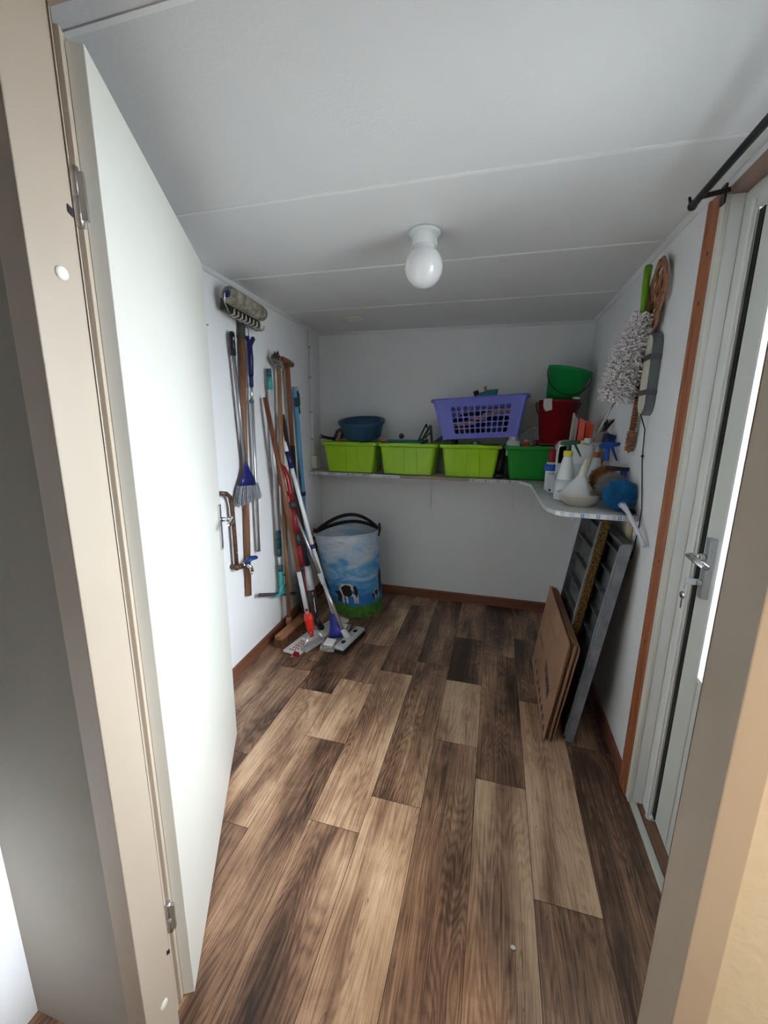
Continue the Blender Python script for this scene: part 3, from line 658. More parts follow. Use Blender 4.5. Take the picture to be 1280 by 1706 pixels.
# ---------------------------------------------------------------- buckets
def bucket(c, r0, r1, h, mt, name, label, tilt=0, axis='Y', handle=None):
    t = thing(name, label, 'bucket', c)
    X = M.Translation(c) @ M.Rotation(math.radians(tilt), 4, axis)
    mb = MB(); mb.xf = X
    mb.lathe((0, 0, 0), [(0, 0), (r0, 0), (r1, h-.022), (r1+.004, h-.022), (r1+.006, h-.004), (r1+.008, h), (r1-.002, h), (r0-.003, .004), (0, .004)], 40)
    mb.build('bucket_body', mt, t)
    return t, X
t, X = bucket((.385, 3.055, 1.335), .100, .128, .285, BUCKR, 'bucket', 'dark red bucket standing in the corner with a white cloth over its rim')
MB().tube([(.385+.139*math.cos(a), 3.055+.139*math.sin(a), 1.602-.12*max(0, math.sin(a))) for a in [PI*i/16 for i in range(17)]], .003, 8).build('bucket_handle', BLACK, t)
MB().tube([(.255, 3.0, 1.612), (.232, 2.99, 1.612), (.215, 2.985, 1.60), (.222, 2.985, 1.592)], .008, 8).build('spout_hook', GREYP, t)
t, X = bucket((.400, 3.075, 1.617), .096, .135, .205, BUCKG, 'bucket', 'green bucket tilted on top of the dark red bucket', 12)
mb = MB(); mb.xf = X; mb.tube([(.140*math.cos(a), .140*math.sin(a)*.98, .185-.15*max(0, -math.sin(a))) for a in [PI+PI*i/20 for i in range(21)]], .0028, 8); mb.build('bucket_handle', BLACK, t)
mb = MB(); n_ = 7
for i in range(n_):
    pass
vs = []; fs = []
for i in range(9):
    for j in range(8):
        u = i/8; v = j/7; a = -2.42+u*.42
        drop = max(0, v-.18); rr = .140+.004*math.sin(u*9+v*4)+.002*math.sin(v*11)
        if v < .18: rr = .118+.022*v/.18
        z = 1.628 if v < .18 else 1.630-(v-.18)*.105*(1-.25*abs(u-.45))
        vs.append((.385+rr*math.cos(a+.05*v), 3.055+rr*math.sin(a+.05*v), z+.002*math.sin(u*13)))
for i in range(8):
    for j in range(7): fs.append((i*8+j, (i+1)*8+j, (i+1)*8+j+1, i*8+j+1))
o = single('cleaning_cloth', MB().add(vs, fs, True), CLOTH, 'greyish white cloth draped over the rim of the dark red bucket', 'cloth'); s_ = o.modifiers.new('solid', 'SOLIDIFY'); s_.thickness = .003
single('soap_bar', MB().ball((.475, 2.935, 1.628), .022, 14, 8, (1.15, .6, .35)), WHITEP, 'small white piece on the right rim of the red bucket', 'soap')

# ---------------------------------------------------------------- right end of the shelf
t = thing('jerrycan', 'translucent white jerrycan with a moulded handle at the bend of the shelf', 'jerrycan', (.425, 2.55, ZS))
mb = MB()
cx, cy, hw, hd, z = .430, 2.565, .096, .065, ZS+.001
# front outline with a rounded top-left shoulder, hole for the hand
prof = [(-hw, 0), (hw, 0), (hw, .255), (hw-.01, .268), (.03, .285), (-.045, .290), (-.075, .282), (-.092, .258), (-hw, .225)]
hole = [(-.075+.020*math.cos(2*PI*i/9+2.6)*1.6+.02, .248+.014*math.sin(2*PI*i/9+2.6)) for i in range(9)]
def lay(y, sc=1.): return [V((cx+x*sc, y, z+.002+zz*(sc if zz > .2 else 1)+(.0 if zz else 0))) for x, zz in prof]
def hl(y): return [V((cx+x, y, z+zz)) for x, zz in hole]
import bmesh
def holed(mb, A, Hh, flip):
    # connect outline to hole with quads by nearest ordering (both ccw)
    n = len(A); k = len(Hh); pts = A+Hh
    best = min(range(k), key=lambda i: (Hh[i]-A[0]).length)
    fs = []; i = 0; j = 0
    while i < n or j < k:
        a = A[i % n]; h = Hh[(best+j) % k]
        if j >= k or (i < n and (A[(i+1) % n]-h).length < (Hh[(best+j+1) % k]-a).length): fs.append((i % n, (i+1) % n, n+(best+j) % k)); i += 1
        else: fs.append((i % n, n+(best+j+1) % k, n+(best+j) % k)); j += 1
    mb.add(pts, fs)
f0 = lay(cy-hd, .96); f1 = lay(cy-hd+.012); b1 = lay(cy+hd-.012); b0 = lay(cy+hd, .96)
shell(mb, [f0, f1, b1, b0]); holed(mb, f0, hl(cy-hd), 0); holed(mb, b0, hl(cy+hd), 0); shell(mb, [hl(cy-hd), hl(cy+hd)])
mb.build('can_body', TRANSL, t)
MB().box(cx-hw*.965, cx+hw*.965, cy-hd-.0012, cy-hd+.002, z+.006, z+.165).build('liquid_level', TRANSD, t)
mb = MB()
for i in range(5): mb.box(cx-.050+i*.006, cx-.048+i*.006, cy-hd-.003, cy-hd, z+.12, z+.20)
mb.build('moulded_rib', TRANSL, t)
MB().lathe((cx+.072, cy, z+.272), [(.024, 0), (.024, .030), (.021, .033), (0, .033)], 24).build('screw_cap', WHITEP, t)

def spray(c, r, h, name, label, collar, head_m, body=TRANSL, yaw=0., conic=True, headh=1.):
    t = thing(name, label, 'spray bottle', c); x, y, z = c; z += .001
    MB().lathe((x, y, z), [(0, 0), (r*.95, 0), (r, .008), (r*.99, h*.30), (r*.80, h*.60), (r*.47, h*.92), (r*.36, h), (0, h)], 32).build('bottle_body', body, t)
    if body is not CLEAR: MB().lathe((x, y, z), [(r*1.01, .010), (r*1.008, h*.30), (r*.86, h*.50), (r*.84, h*.50)], 32).build('liquid', TRANSD, t)
    MB().lathe((x, y, z+h), [(r*.42, -.004), (r*.45, 0), (r*.45, .022), (r*.38, .024), (0, .024)], 24).build('collar', collar, t)
    mb = MB(); mb.xf = M.Translation((x, y, z+h+.022)) @ M.Rotation(yaw, 4, 'Z')
    mb.tube([(0, 0, 0), (0, 0, .030*headh)], [.013, .011], 12)
    mb.prism([(-.040, -.010, .030*headh), (-.020, -.010, .026*headh), (.050, -.010, .036*headh), (.052, -.010, .052*headh), (-.020, -.010, .052*headh), (-.042, -.010, .042*headh)], (0, .020, 0))
    hd = mb.build('spray_head', head_m, t, .003)
    mb = MB(); mb.xf = M.Translation((x, y, z+h+.022)) @ M.Rotation(yaw, 4, 'Z')
    mb.tube([(.026, 0, .036*headh), (.034, 0, .020*headh), (.048, 0, -.004), (.060, 0, -.026)], [.008, .008, .007, .004], 8, flat=.7); mb.build('trigger', head_m, hd)
    mb = MB(); mb.xf = M.Translation((x, y, z+h+.022)) @ M.Rotation(yaw, 4, 'Z'); mb.cyl((.050, 0, .044*headh), (.066, 0, .046*headh), .009, n=10)
    mb.build('nozzle', collar if collar is not COPPER else head_m, hd)
    return t
spray((.352, 2.245, ZS), .050, .225, 'spray_bottle', 'clear white spray bottle with a yellow collar and dark green trigger', YEL, DGREEN)
spray((.522, 2.42, ZS), .043, .212, 'spray_bottle', 'translucent spray bottle with a copper-coloured collar and white trigger, beside the jerrycan', COPPER, LGREY, yaw=.2)
# glass cleaner bottle with blue trigger behind, tipped against the wall
t = spray((.540, 2.30, ZS), .030, .205, 'spray_bottle', 'clear bottle with a bright blue spray head near the right wall', BLUEP, BLUEP, CLEAR, headh=1.25, yaw=.4)
# bowl and funnel
single('plastic_bowl', MB().lathe((.398, 2.105, ZS), [(0, .0005), (.055, .0005), (.058, .004), (.080, .022), (.097, .052), (.101, .060), (.097, .061), (.076, .025), (.054, .006), (0, .005)], 44), BOWL, 'shallow cream bowl at the front of the shelf, under the funnel', 'bowl')
ax = V((.030, -.012, .19)); t = thing('funnel', 'white plastic funnel upside down in the cream bowl', 'funnel', (.385, 2.10, 1.12))
MB().lathe((.383, 2.112, 1.118), [(.076, -.002), (.080, 0), (.078, .006), (.074, .006), (.020, .098), (.017, .100)], 40, ax).build('cone', WHITEP, t)
MB().lathe((.383, 2.112, 1.118), [(.018, .098), (.0155, .105), (.008, .190), (.0065, .190), (.013, .105), (.014, .09)], 24, ax).build('spout', mat('aged_white_plastic', (.72, .70, .58), .4), t)
MB().tube([(.383+.081*math.cos(a), 2.112+.081*math.sin(a), 1.1185-.0125*math.cos(a)) for a in [2*PI*i/32 for i in range(33)]], .0035, 8, caps=False).build('rim', WHITEP, t)
# white carton with blue and red capped bottles beside the jerrycan
single('small_white_carton', MB().box(.294, .330, 2.455, 2.50, ZS+.001, ZS+.108), mat('white_card', (.68, .68, .70), .6), 'small white carton left of the jerrycan', 'carton', None, .001)
MB().box(.302, .312, 2.4545, 2.4549, ZS+.010, ZS+.022).build('printed_mark', BLACK, bpy.data.objects['small_white_carton'])
t = thing('detergent_bottle', 'white bottle with a blue grip and red top behind the small carton', 'bottle', (.315, 2.56, ZS))
MB().lathe((.315, 2.56, ZS), [(0, .001), (.028, .001), (.028, .15), (.022, .165), (0, .165)], 24).build('bottle_body', WHITEP, t)
MB().lathe((.312, 2.545, ZS), [(.029, .118), (.036, .122), (.037, .150), (.029, .155)], 24).build('blue_grip', BLUEP, t)
MB().lathe((.318, 2.56, ZS), [(.020, .165), (.024, .17), (.024, .225), (.018, .24), (0, .242)], 24).build('red_cap', REDP, t)
single('red_knob_bottle', MB().lathe((.365, 2.76, ZS), [(0, .001), (.03, .001), (.03, .20), (.012, .225), (.018, .235), (.022, .262), (.012, .282), (0, .284)], 20), REDP, 'red bottle with a pointed top just behind the jerrycan', 'bottle')
# strips, orange scoop, brushes in a tin
t = thing('paint_stirrers', 'bundle of pale flat strips standing in front of the red bucket', 'sticks', (.43, 2.72, ZS))
for i in range(4): MB().obb((.421+i*.0085, 2.70+.004*i, 1.305), (.0035, 0, 0), (0, .014, 0), (.012*.9, 0, .222-i*.012)).build('flat_stick', mat('pinkish_stick', (.55, .46, .43), .5) if i == 0 else bpy.data.materials['pinkish_stick'], t)
t = thing('orange_scoop', 'orange-red plastic scoop standing beside the pale strips', 'scoop', (.5, 2.72, 1.2))
mb = MB(); P = [(.462, 2.70, 1.10), (.52, 2.68, 1.10), (.540, 2.68, 1.462), (.515, 2.68, 1.475), (.468, 2.70, 1.50)]; mb.prism(P, (0, .006, 0)); mb.prism([(.462, 2.70, 1.10), (.468, 2.70, 1.50), (.452, 2.78, 1.48), (.450, 2.78, 1.10)], (.005, 0, 0)); mb.prism([(.52, 2.68, 1.10), (.540, 2.68, 1.462), (.552, 2.76, 1.44), (.53, 2.76, 1.10)], (.005, 0, 0))
mb.build('scoop_body', ORNG, t); MB().box(.495, .499, 2.675, 2.681, 1.12, 1.47).build('scoop_rib', REDP, t)
t = thing('paint_brush', 'flat brush with a beige ferrule and black bristles pointing up, near the right wall', 'paint brush', (.53, 2.5, ZS))
MB().prism([(.490, 2.50, ZS+.001), (.530, 2.50, ZS+.001), (.585, 2.47, 1.412), (.570, 2.47, 1.43), (.520, 2.47, 1.415)], (0, .018, 0)).build('brush_handle', mat('beige_fabric', (.34, .26, .18), .8, c2=(.42, .33, .24), scale=(30,)*3), t, .004)
mb = MB()
for i in range(26):
    a = rnd.uniform(-.5, .5); b = rnd.uniform(-.2, .2); p = V((.552+a*.012, 2.475, 1.42)); mb.tube([p, p+V((.012+a*.02, b*.02, .035)), p+V((.018+a*.055, b*.05, .06+rnd.uniform(0, .012)))], [.0035, .003, .001], 5)
mb.build('bristle', BLACK, t)
t = thing('scoop_cup', 'dark blue scoop with an angled rim leaning on the right wall above the clear bottle', 'scoop', (.56, 2.40, 1.36))
t['label'] = 'dark blue hooded scoop behind the bright blue spray head'
mb = MB(); mb.lathe((.556, 2.42, 1.345), [(.020, 0), (.038, .03), (.042, .068), (.040, .068), (.036, .031), (.018, .002), (0, .002)], 24, (.25, 0, 1), sx=.9, sy=.7); mb.build('scoop_body', NAVY, t)
t = thing('red_bottle', 'red and black flask between the copper-collared bottle and the clear one', 'bottle', (.56, 2.52, ZS))
MB().lathe((.557, 2.515, ZS), [(0, .001), (.026, .001), (.026, .10), (.024, .105), (0, .105)], 24).build('bottle_base', BLACK, t)
MB().lathe((.557, 2.515, ZS), [(.025, .105), (.025, .22), (.016, .245), (0, .25)], 24).build('bottle_body', ORNG, t)

def strands(mb, a, b, ra, n, ln, rad, spread=1., droop=.0, seg=3, rprof=None):
    a = V(a); b = V(b); d = (b-a).normalized(); u, w = perp(d)
    for i in range(n):
        s = rnd.random(); th = rnd.uniform(0, 2*PI); p = a+(b-a)*s; R = ra*(rprof(s) if rprof else 1)
        o = u*math.cos(th)+w*math.sin(th); q = p+o*R*.45; l = R*ln
        e = p+(o*rnd.uniform(.75, 1.05)+d*rnd.uniform(-spread, spread))*R-V((0, 0, droop*rnd.random()))
        mid = (q+e)/2+V([rnd.uniform(-.2, .2)*R for _ in range(3)])
        mb.tube([q, mid, e], [rad, rad*.9, rad*.5], 5, caps=False)
def fluff(mb, c, R, n, rad, sc=(1, 1, 1)):
    c = V(c)
    for i in range(n):
        z = rnd.uniform(-1, 1); a = rnd.uniform(0, 2*PI); q = math.sqrt(1-z*z); o = V((q*math.cos(a)*sc[0], q*math.sin(a)*sc[1], z*sc[2]))
        e = c+o*R*rnd.uniform(.9, 1.08)+V([rnd.uniform(-.12, .12)*R for _ in range(3)]); m_ = c+o*R*.8+V([rnd.uniform(-.1, .1)*R for _ in range(3)])
        if e.x > .597: e.x = .597
        if m_.x > .595: m_.x = .595
        mb.tube([c+o*R*.6, m_, e], [rad, rad, rad*.6], 4, caps=False)
# rainbow duster
t = thing('fluffy_duster', 'round fluffy duster in blue, grey and orange lying at the shelf end by the wall', 'duster', (.53, 2.05, 1.10))
mb = MB(); mb.ball((.540, 1.990, 1.155), .046, 20, 12); fluff(mb, (.540, 1.990, 1.155), .064, 5200, .0011); mb.build('blue_fluff', FTHB, t)
mb = MB(); mb.ball((.528, 2.095, 1.178), .046, 16, 10); fluff(mb, (.528, 2.095, 1.178), .064, 3200, .0011); mb.build('grey_fluff', FTHG, t)
mb = MB(); mb.ball((.510, 2.155, 1.20), .046, 16, 10); fluff(mb, (.508, 2.155, 1.20), .064, 2600, .0011); mb.build('orange_brown_fluff', FTHO, t)
MB().tube([(.540, 1.945, 1.122), (.545, 1.93, 1.115), (.552, 1.89, 1.0985), (.577, 1.765, 1.015), (.583, 1.74, .995)], [.017, .0125, .009, .0075, .0095], 16).build('duster_handle', mat('pale_lilac_plastic', (.66, .67, .78), .3), t)
t = thing('window_squeegee', 'small squeegee with a black blade and bright blue grip against the right wall', 'squeegee', (.57, 2.15, ZS))
MB().bar((.505, 2.13, 1.262), (.594, 2.10, 1.258), .014, .018).build('blade', BLACK, t, .003)
MB().obb((.575, 2.125, 1.17), (.013, 0, 0), (0, .010, 0), (.006, 0, .085)).build('grip', BLUEP, t, .004)
single('black_sponge', MB().ball((.577, 1.945, 1.093), .02, 12, 8, (.9, 1.6, .55)), BLACK, 'dark scrap lying at the very end of the shelf under the blue duster', 'sponge')

# ---------------------------------------------------------------- on the right wall
def beater():
    t = thing('carpet_beater', 'woven rattan carpet beater hanging high on the right wall', 'carpet beater', (.585, 2.02, 1.33))
    c = V((.575, 1.985, 1.975)); up = V((0, -.13, .99)); up.normalize(); sd = V((0, .99, .13))
    def P(a, b, x=0): return c+sd*a+up*b+V((x, 0, 0))
    mb = MB()
    for k in range(3):
        R = 1-.18*k
        mb.tube([P(.088*R*math.sin(s), .118*R*math.cos(s)+.012*k, .004*math.sin(3*s)) for s in [2*PI*i/36 for i in range(37)]], .0050, 8, caps=False)
    for k in range(2):
        for sg in (-1, 1):
            o = (k-1)*.010
            mb.tube([P(sg*(.074+o)*math.sin(PI*s)*math.cos(PI*s*1.0)*1.25, -.115+.215*s, .008*math.sin(5*PI*s)*sg) for s in [i/20 for i in range(21)]], .0055, 8)
            mb.tube([P(sg*(.045+o)*math.sin(2*PI*s), .11-.23*s, -.008*math.sin(4*PI*s+k)*sg) for s in [i/20 for i in range(21)]], .0055, 8)
            mb.tube([P(sg*(.012+.012*k+.045*math.sin(PI*s)), -.155+.10*s, 0) for s in [i/10 for i in range(11)]], .005, 8)
    mb.build('woven_head', RATTAN, t)
    a = P(0, -.10); b = V((.575, 2.078, 1.345))
    MB().tube([a, b], [.013, .0115], 12).build('handle_core', RATTAND, t)
    mb = MB(); d = b-a; L = d.length; dn = d.normalized(); u, w = perp(dn); N_ = 420
    mb.tube([a+dn*(L*.96*i/N_)+(u*math.cos(i*.62)+w*math.sin(i*.62))*.0128 for i in range(N_+1)], .0024, 5)
    for k in range(4): mb.tube([a+dn*(L*(.84+.16*i/30))+(u*math.cos(i*.9+k*1.5)+w*math.sin(i*.9+k*1.5))*(.0150+.001*k) for i in range(31)], .0022, 5)
    mb.tube([b+V((.0, .012*math.cos(s), .012+.02*math.sin(s))) for s in [2*PI*i/12 for i in range(13)]], .0035, 6)
    mb.build('wrapped_cane', RATTAN, t)
    # thin string loop the beater hangs by
beater()
t = thing('chenille_duster', 'long greyish white noodle-pile duster with a lime green grip hanging on the right wall', 'duster', (.50, 2.02, 1.40))
A = V((.540, 2.00, 1.895)); B = V((.492, 2.065, 1.560))
MB().tube([V((.562, 2.09, 2.10)), V((.553, 2.065, 2.03)), A+V((0, 0, -.01))], [.0145, .0135, .0115], 14).build('grip', mat('grass_green_plastic', (.17, .42, .012), .4), t)
mb = MB(); d = (B-A); pr = lambda s: .62+.55*math.sin(min(1, s*1.15+.08)*PI*.62)
mb.tube([A, A+d*.1, A+d*.5, A+d*.9, B], [.01, .033, .046, .042, .01], 14)
u, w = perp(d)
for i in range(2600):
    s = rnd.random(); th = rnd.uniform(0, 2*PI); o = u*math.cos(th)+w*math.sin(th); R = .047*pr(s)
    p = A+d*s+o*R*.85; q = A+d*(s+rnd.uniform(-.05, .05))+(o+u*rnd.uniform(-.4, .4)+w*rnd.uniform(-.4, .4))*R*rnd.uniform(.98, 1.12)
    if q.x > .592: q.x = .592
    if p.x > .59: p.x = .59
    mb.tube([p, (p+q)/2+o*.004, q], [.0030, .0036, .0028], 5)
mb.build('noodle_pile', CHEN, t)
MB().tube([B, V((.478, 2.07, 1.52)), V((.435, 2.12, 1.385))], [.006, .0045, .004], 10).build('clear_rod', CLEAR, t)
t = thing('fly_swatter', 'black cord with a tab hanging down the right wall past the shelf end', 'cord', (.594, 1.96, .90)); t.name = 'hanging_cord'
MB().tube([(.588, 1.965, 2.015), (.588, 1.972, 1.955), (.590, 1.978, 1.90)], [.010, .011, .003], 8, flat=.5).build('tab', BLACK, t)
MB().tube([(.590, 1.972, 1.92), (.575, 1.978, 1.80), (.566, 1.96, 1.78), (.564, 1.952, 1.65), (.566, 1.95, 1.50), (.590, 1.952, 1.44), (.594, 1.948, 1.32), (.594, 1.868, 1.12), (.594, 1.870, 1.05), (.595, 1.900, .93), (.595, 1.906, .90)], .0024, 8).build('cord', BLACK, t)
MB().ball((.594, 1.950, 1.33), .006).tube([(.594, 1.916+.010*math.cos(s), .905+.016*math.sin(s)) for s in [2*PI*i/12 for i in range(13)]], .003, 6).build('knot', BLACK, t)
t = thing('slim_case', 'long slim cream and slate grey case with two grey straps hanging on the right wall', 'case', (.585, 1.97, 1.50))
def capsule(y0, y1, za, zb, x0, x1, sl=0.):
    p = []
    c = (y0+y1)/2; r = (y1-y0)/2
    for i in range(13): a = PI*i/12; p.append((x0, c+r*math.cos(a), zb-r*1.3+r*1.3*math.sin(a)))
    for i in range(13): a = PI+PI*i/12; p.append((x0, c+sl+r*math.cos(a), za+r*1.3+r*1.3*math.sin(a)))
    return MB().prism(p, (x1-x0, 0, 0))
capsule(1.905, 1.990, 1.495, 1.815, .566, .599).build('grey_shell', SLATE, t, .002)
capsule(1.912, 1.986, 1.502, 1.808, .560, .5658).build('cream_face', CREAMP, t, .002)
for z in (1.71, 1.575): MB().box(.556, .5595, 1.900, 1.995, z, z+.020).box(.5595, .598, 1.900, 1.9045, z, z+.02).box(.5595, .598, 1.9905, 1.995, z, z+.02).build('strap', mat('grey_strap', (.10, .10, .11), .8), t)

# ---------------------------------------------------------------- cartons and trays
def carton(k, x0, lab, dy=0., dz=0., print_=False, sl=.12):
    # flattened carton standing on its long edge and leaning right
    y0, y1 = 1.803+dy, 2.50+dy*.3; h = .512+dz
    t = thing('flattened_carton', lab, 'cardboard box', (x0, y0, 0), 'flattened cartons leaning by the right wall')
    def sheet(n, xo, ya, yb, za, zb, thk=.0028):
        pts = [V((x0+xo+sl*za, ya, za)), V((x0+xo+sl*za, yb, za)), V((x0+xo+sl*zb, yb, zb)), V((x0+xo+sl*zb, ya, zb))]
        return MB().prism(pts, (thk, 0, 0)).build(n, CARD, t)
    sheet('front_sheet', 0, y0, y1, .002, h)
    sheet('back_sheet', .0045, y0+.010, y1-.01, .002, h-.004)
    sheet('flap', .0076 if k else .0078, y0+.012, y0+.22, .19 if k % 2 == 0 else .012, .21 if False else (h-.02 if k % 2 == 0 else .18), .0028)
    if print_:
        mb = MB()
        def mark(ya, yb, za, zb): mb.prism([V((x0-.0006+sl*z_, y_, z_)) for y_, z_ in ((ya, za), (yb, za), (yb, zb), (ya, zb))], (.0005, 0, 0))
        y = 1.925
        for i in range(9):   # block capitals, unreadable at this size, set upright along the carton
            w = .017; a = y+i*.0235
            z = .135+.006*i
            mark(a, a+.006, z, z+.052)
            if i % 3 != 1: mark(a, a+w, z+.044, z+.052)
            if i % 2 == 0: mark(a, a+w*.8, z+.021, z+.029)
            if i % 3 != 2: mark(a+w-.006, a+w, z, z+.052)
            if i % 4 == 1: mark(a, a+w, z, z+.008)
        for i, (a, z) in enumerate([(1.84, .015), (1.90, .03), (1.96, .035), (2.03, .03), (2.10, .04), (2.18, .035), (2.26, .05), (2.35, .06)]):
            mark(a, a+.035, z, z+.020)
            mark(a+.010, a+.016, z+.02, z+.034)
        for i in range(6): mark(2.28+i*.030, 2.292+i*.030, .20+.008*(i % 2), .235)
        mark(2.05, 2.36, .398, .3995)
        mb.build('printed_marks', mat('navy_print', (.012, .012, .05), .6), t)
    return t
labs = ['front-most flattened cardboard carton with dark blue print, facing the room', 'second flattened carton from the front, just behind the printed one', 'third flattened carton from the front in the leaning stack', 'fourth flattened carton from the front in the leaning stack', 'rear flattened carton, resting against the grey trays']
for i, (xo, sl_) in enumerate(((.303, .126), (.3155, .130), (.3240, .134), (.3322, .138), (.3405, .140))):
    carton(i, xo-.0, labs[i], dy=(0, .016, -.006, .012, .0)[i], dz=(0, -.004, -.008, -.012, -.02)[i], print_=(i == 0), sl=sl_)
def tray(x0, y0, wid, hgt, side_m, lab, nrib=9):
    sl = .135/.985; th = .036
    t = thing('ribbed_tray', lab, 'tray', (x0, y0, 0), 'tall ribbed trays leaning by the right wall')
    def S_(xo, ya, yb, za, zb, thk): return [V((x0+xo+sl*za, ya, za)), V((x0+xo+sl*za, yb, za)), V((x0+xo+sl*zb, yb, zb)), V((x0+xo+sl*zb, ya, zb))], (thk, 0, 0)
    MB().prism(*S_(th-.006, y0+.010, y0+wid-.010, .002, hgt, .006)).build('tray_back', TRAYD, t)
    MB().prism(*S_(0, y0, y0+.010, .002, hgt, th)).build('near_side', side_m, t, .002)
    MB().prism(*S_(0, y0+wid-.010, y0+wid, .002, hgt, th)).build('far_side', TRAYD, t)
    MB().prism(*S_(0, y0+.0102, y0+wid-.0102, hgt-.012, hgt, th-.0065)).build('end_wall', TRAYD, t)
    MB().prism(*S_(-.006, y0+.012, y0+.024, .02, hgt-.01, .012)).prism(*S_(.0, y0+.036, y0+.050, .03, hgt-.05, .014)).build('rim_bar', GALV, t, .002)
    mb = MB()
    for i in range(nrib):
        z = .08+(hgt-.14)*i/(nrib-1)
        mb.prism(*S_(.006, y0+.052, y0+wid-.0102, z, z+.008, th-.0125))
    mb.build('cross_rib', TRAYD, t)
    return t
tray(.399, 1.822, .30, .975, GALV, 'tall grey ribbed tray with a wide galvanised side, leaning nearest the right wall')
tray(.354, 2.030, .40, 1.030, GOLD, 'tall grey ribbed tray with a gold-speckled side, leaning in front of the other tray')
mb = MB(); sl = .135/.985; mb.prism([V((.360, 2.445, .002)), V((.360, 2.465, .002)), V((.360+sl*1.03, 2.465, 1.03)), V((.360+sl*1.03, 2.445, 1.03))], (.02, 0, 0))
single('wooden_batten', mb, woodm('dark_batten_wood', (.06, .025, .015), (.12, .06, .035), 2, 40), 'thin dark brown batten leaning at the far edge of the gold-sided tray', 'batten')

# ---------------------------------------------------------------- hamper
def hamper():
    t = thing('laundry_hamper', 'round fabric hamper printed with sky, grass and cows, standing in the left back corner', 'hamper', (-1.0, 2.91, 0))
    H = .635; n = 56; k = 26
    def cen(f): return V((-.995-.095*f, 2.915+.005*f, 0))
    def rad(f, a): return (.196+.058*f)*(1+.010*math.sin(3*a+5*f)+.006*math.sin(7*a-9*f)*(1-.5*f))
    def ztop(a): return H+.028*math.cos(a-.25)+.012*math.cos(2*(a+PI/2))
    def P(f, a, ro=0.):
        c = cen(f); r = rad(f, a)+ro; return V((c.x+r*math.cos(a), c.y+r*math.sin(a)*.93, .003+f*ztop(a)))
    vs = [P(i/k, 2*PI*j/n) for i in range(k+1) for j in range(n)]
    fs = [(i*n+j, i*n+(j+1) % n, (i+1)*n+(j+1) % n, (i+1)*n+j) for i in range(k) for j in range(n)]
    mb = MB(); mb.add(vs, fs, True); mb.add([P(0, 2*PI*j/n) for j in range(n)], [tuple(range(n))])
    o = mb.build('fabric_body', HAMPM, t); s_ = o.modifiers.new('solid', 'SOLIDIFY'); s_.thickness = .003; s_.offset = -1
    MB().tube([P(1, 2*PI*j/n, .001) for j in range(n+1)], .0055, 8, caps=False).build('rim', mat('white_piping', (.60, .64, .72), .7), t)
    # grass print: a band with a wavy top, a hair outside the fabric
    mb = MB(); vs = []; NB = 120
    for j in range(NB+1):
        a = 2*PI*j/NB; tp = .165+.02*math.sin(2*a+.6)+.008*rnd.uniform(-1, 1)
        for q in (0.002, .3, .6, 1): vs.append(P(tp*q, a, .0012))
    mb.add(vs, [(j*4+q, (j+1)*4+q, (j+1)*4+q+1, j*4+q+1) for j in range(NB) for q in range(3)], True)
    mb.build('grass_print', GRASSM, t)
    blk = mat('cow_black', (.015, .012, .012), .6); wht = mat('cow_white', (.62, .58, .54), .6)
    def patch(mb, cu, cv, pts, sc, ro=.0022):   # cu angle, cv height fraction
        vs = []; 
        for x, y in pts: vs.append(P(cv+y*sc/H, cu+x*sc/.2, ro))
        c = V((0, 0, 0)); 
        for p in vs: c += p
        c = P(cv+sum(p[1] for p in pts)/len(pts)*sc/H, cu+sum(p[0] for p in pts)/len(pts)*sc/.2, ro)
        m = len(vs); mb.add(vs+[c], [(i, (i+1) % m, m) for i in range(m)])
    def cow(cu, cv, sc, flip=1):
        F = lambda L: [(x*flip, y) for x, y in L]
        mb = MB()
        patch(mb, cu, cv, F([(-.45, .1), (-.5, .45), (-.3, .75), (.2, .72), (.42, .5), (.45, .05), (.2, .0), (-.2, .0)]), sc)
        for x in (-.42, -.2, .22, .36): patch(mb, cu, cv, F([(x, .1), (x+.13, .1), (x+.11, -.42), (x+.02, -.42)]), sc)
        mb.build('cow_print', wht, t)
        mb = MB()
        patch(mb, cu, cv, F([(-.3, .05), (-.38, .5), (-.1, .68), (.15, .6), (.18, .1), (0, -.05)]), sc, .0032)
        patch(mb, cu, cv, F([(.3, .15), (.28, .6), (.42, .62), (.5, .3), (.42, -.1)]), sc, .0032)
        patch(mb, cu, cv, F([(-.45, .3), (-.85, .22), (-.62, .05), (-.72, -.35), (-.5, -.4), (-.38, 0)]), sc, .0034)
        mb.build('cow_patches', blk, t)
    cow(-PI/2+.10, .27, .135); cow(-.36, .25, .062)
    mb = MB(); patch(mb, .02-.12, .42, [(-.25, -.8), (-.3, .5), (0, 1.0), (.3, .5), (.25, -.9), (0, -1.2)], .085); mb.build('tree_print', blk, t)
    # strap handles
    for (a0, a1, hh, bk) in ((PI*1.03, .12, .120, .07), (PI*.97, .16, .055, .08)):
        p0 = P(1, a0, .004); p1 = P(1, a1, .004); pts = []
        for i in range(25):
            s = i/24; q = p0.lerp(p1, s); q.z += hh*math.sin(PI*s)**.8; q.y += bk*math.sin(PI*s); pts.append(q)
        MB().tube(pts, .0145, 8, flat=.35, refu=(0, 0, 1)).build('strap', RUBBER, t)
    for a, dz in ((PI*1.02, 0), (.10, .02)):
        p = P(.985, a, .010); MB().tube([p+V((0, -.005, .045+dz)), p+V((.004, -.008, .02)), p+V((0, -.006, -.02)), p+V((-.006, -.008, -.035))], [.009, .012, .006, .010], 8).build('buckle', BLACK, t)
    p = P(.88, PI*1.03, .012); MB().obb(p+V((0, -.01, -.05)), (.012, 0, 0), (0, .006, 0), (.004, 0, .045)).build('side_tab', BLACK, t, .004)
hamper()

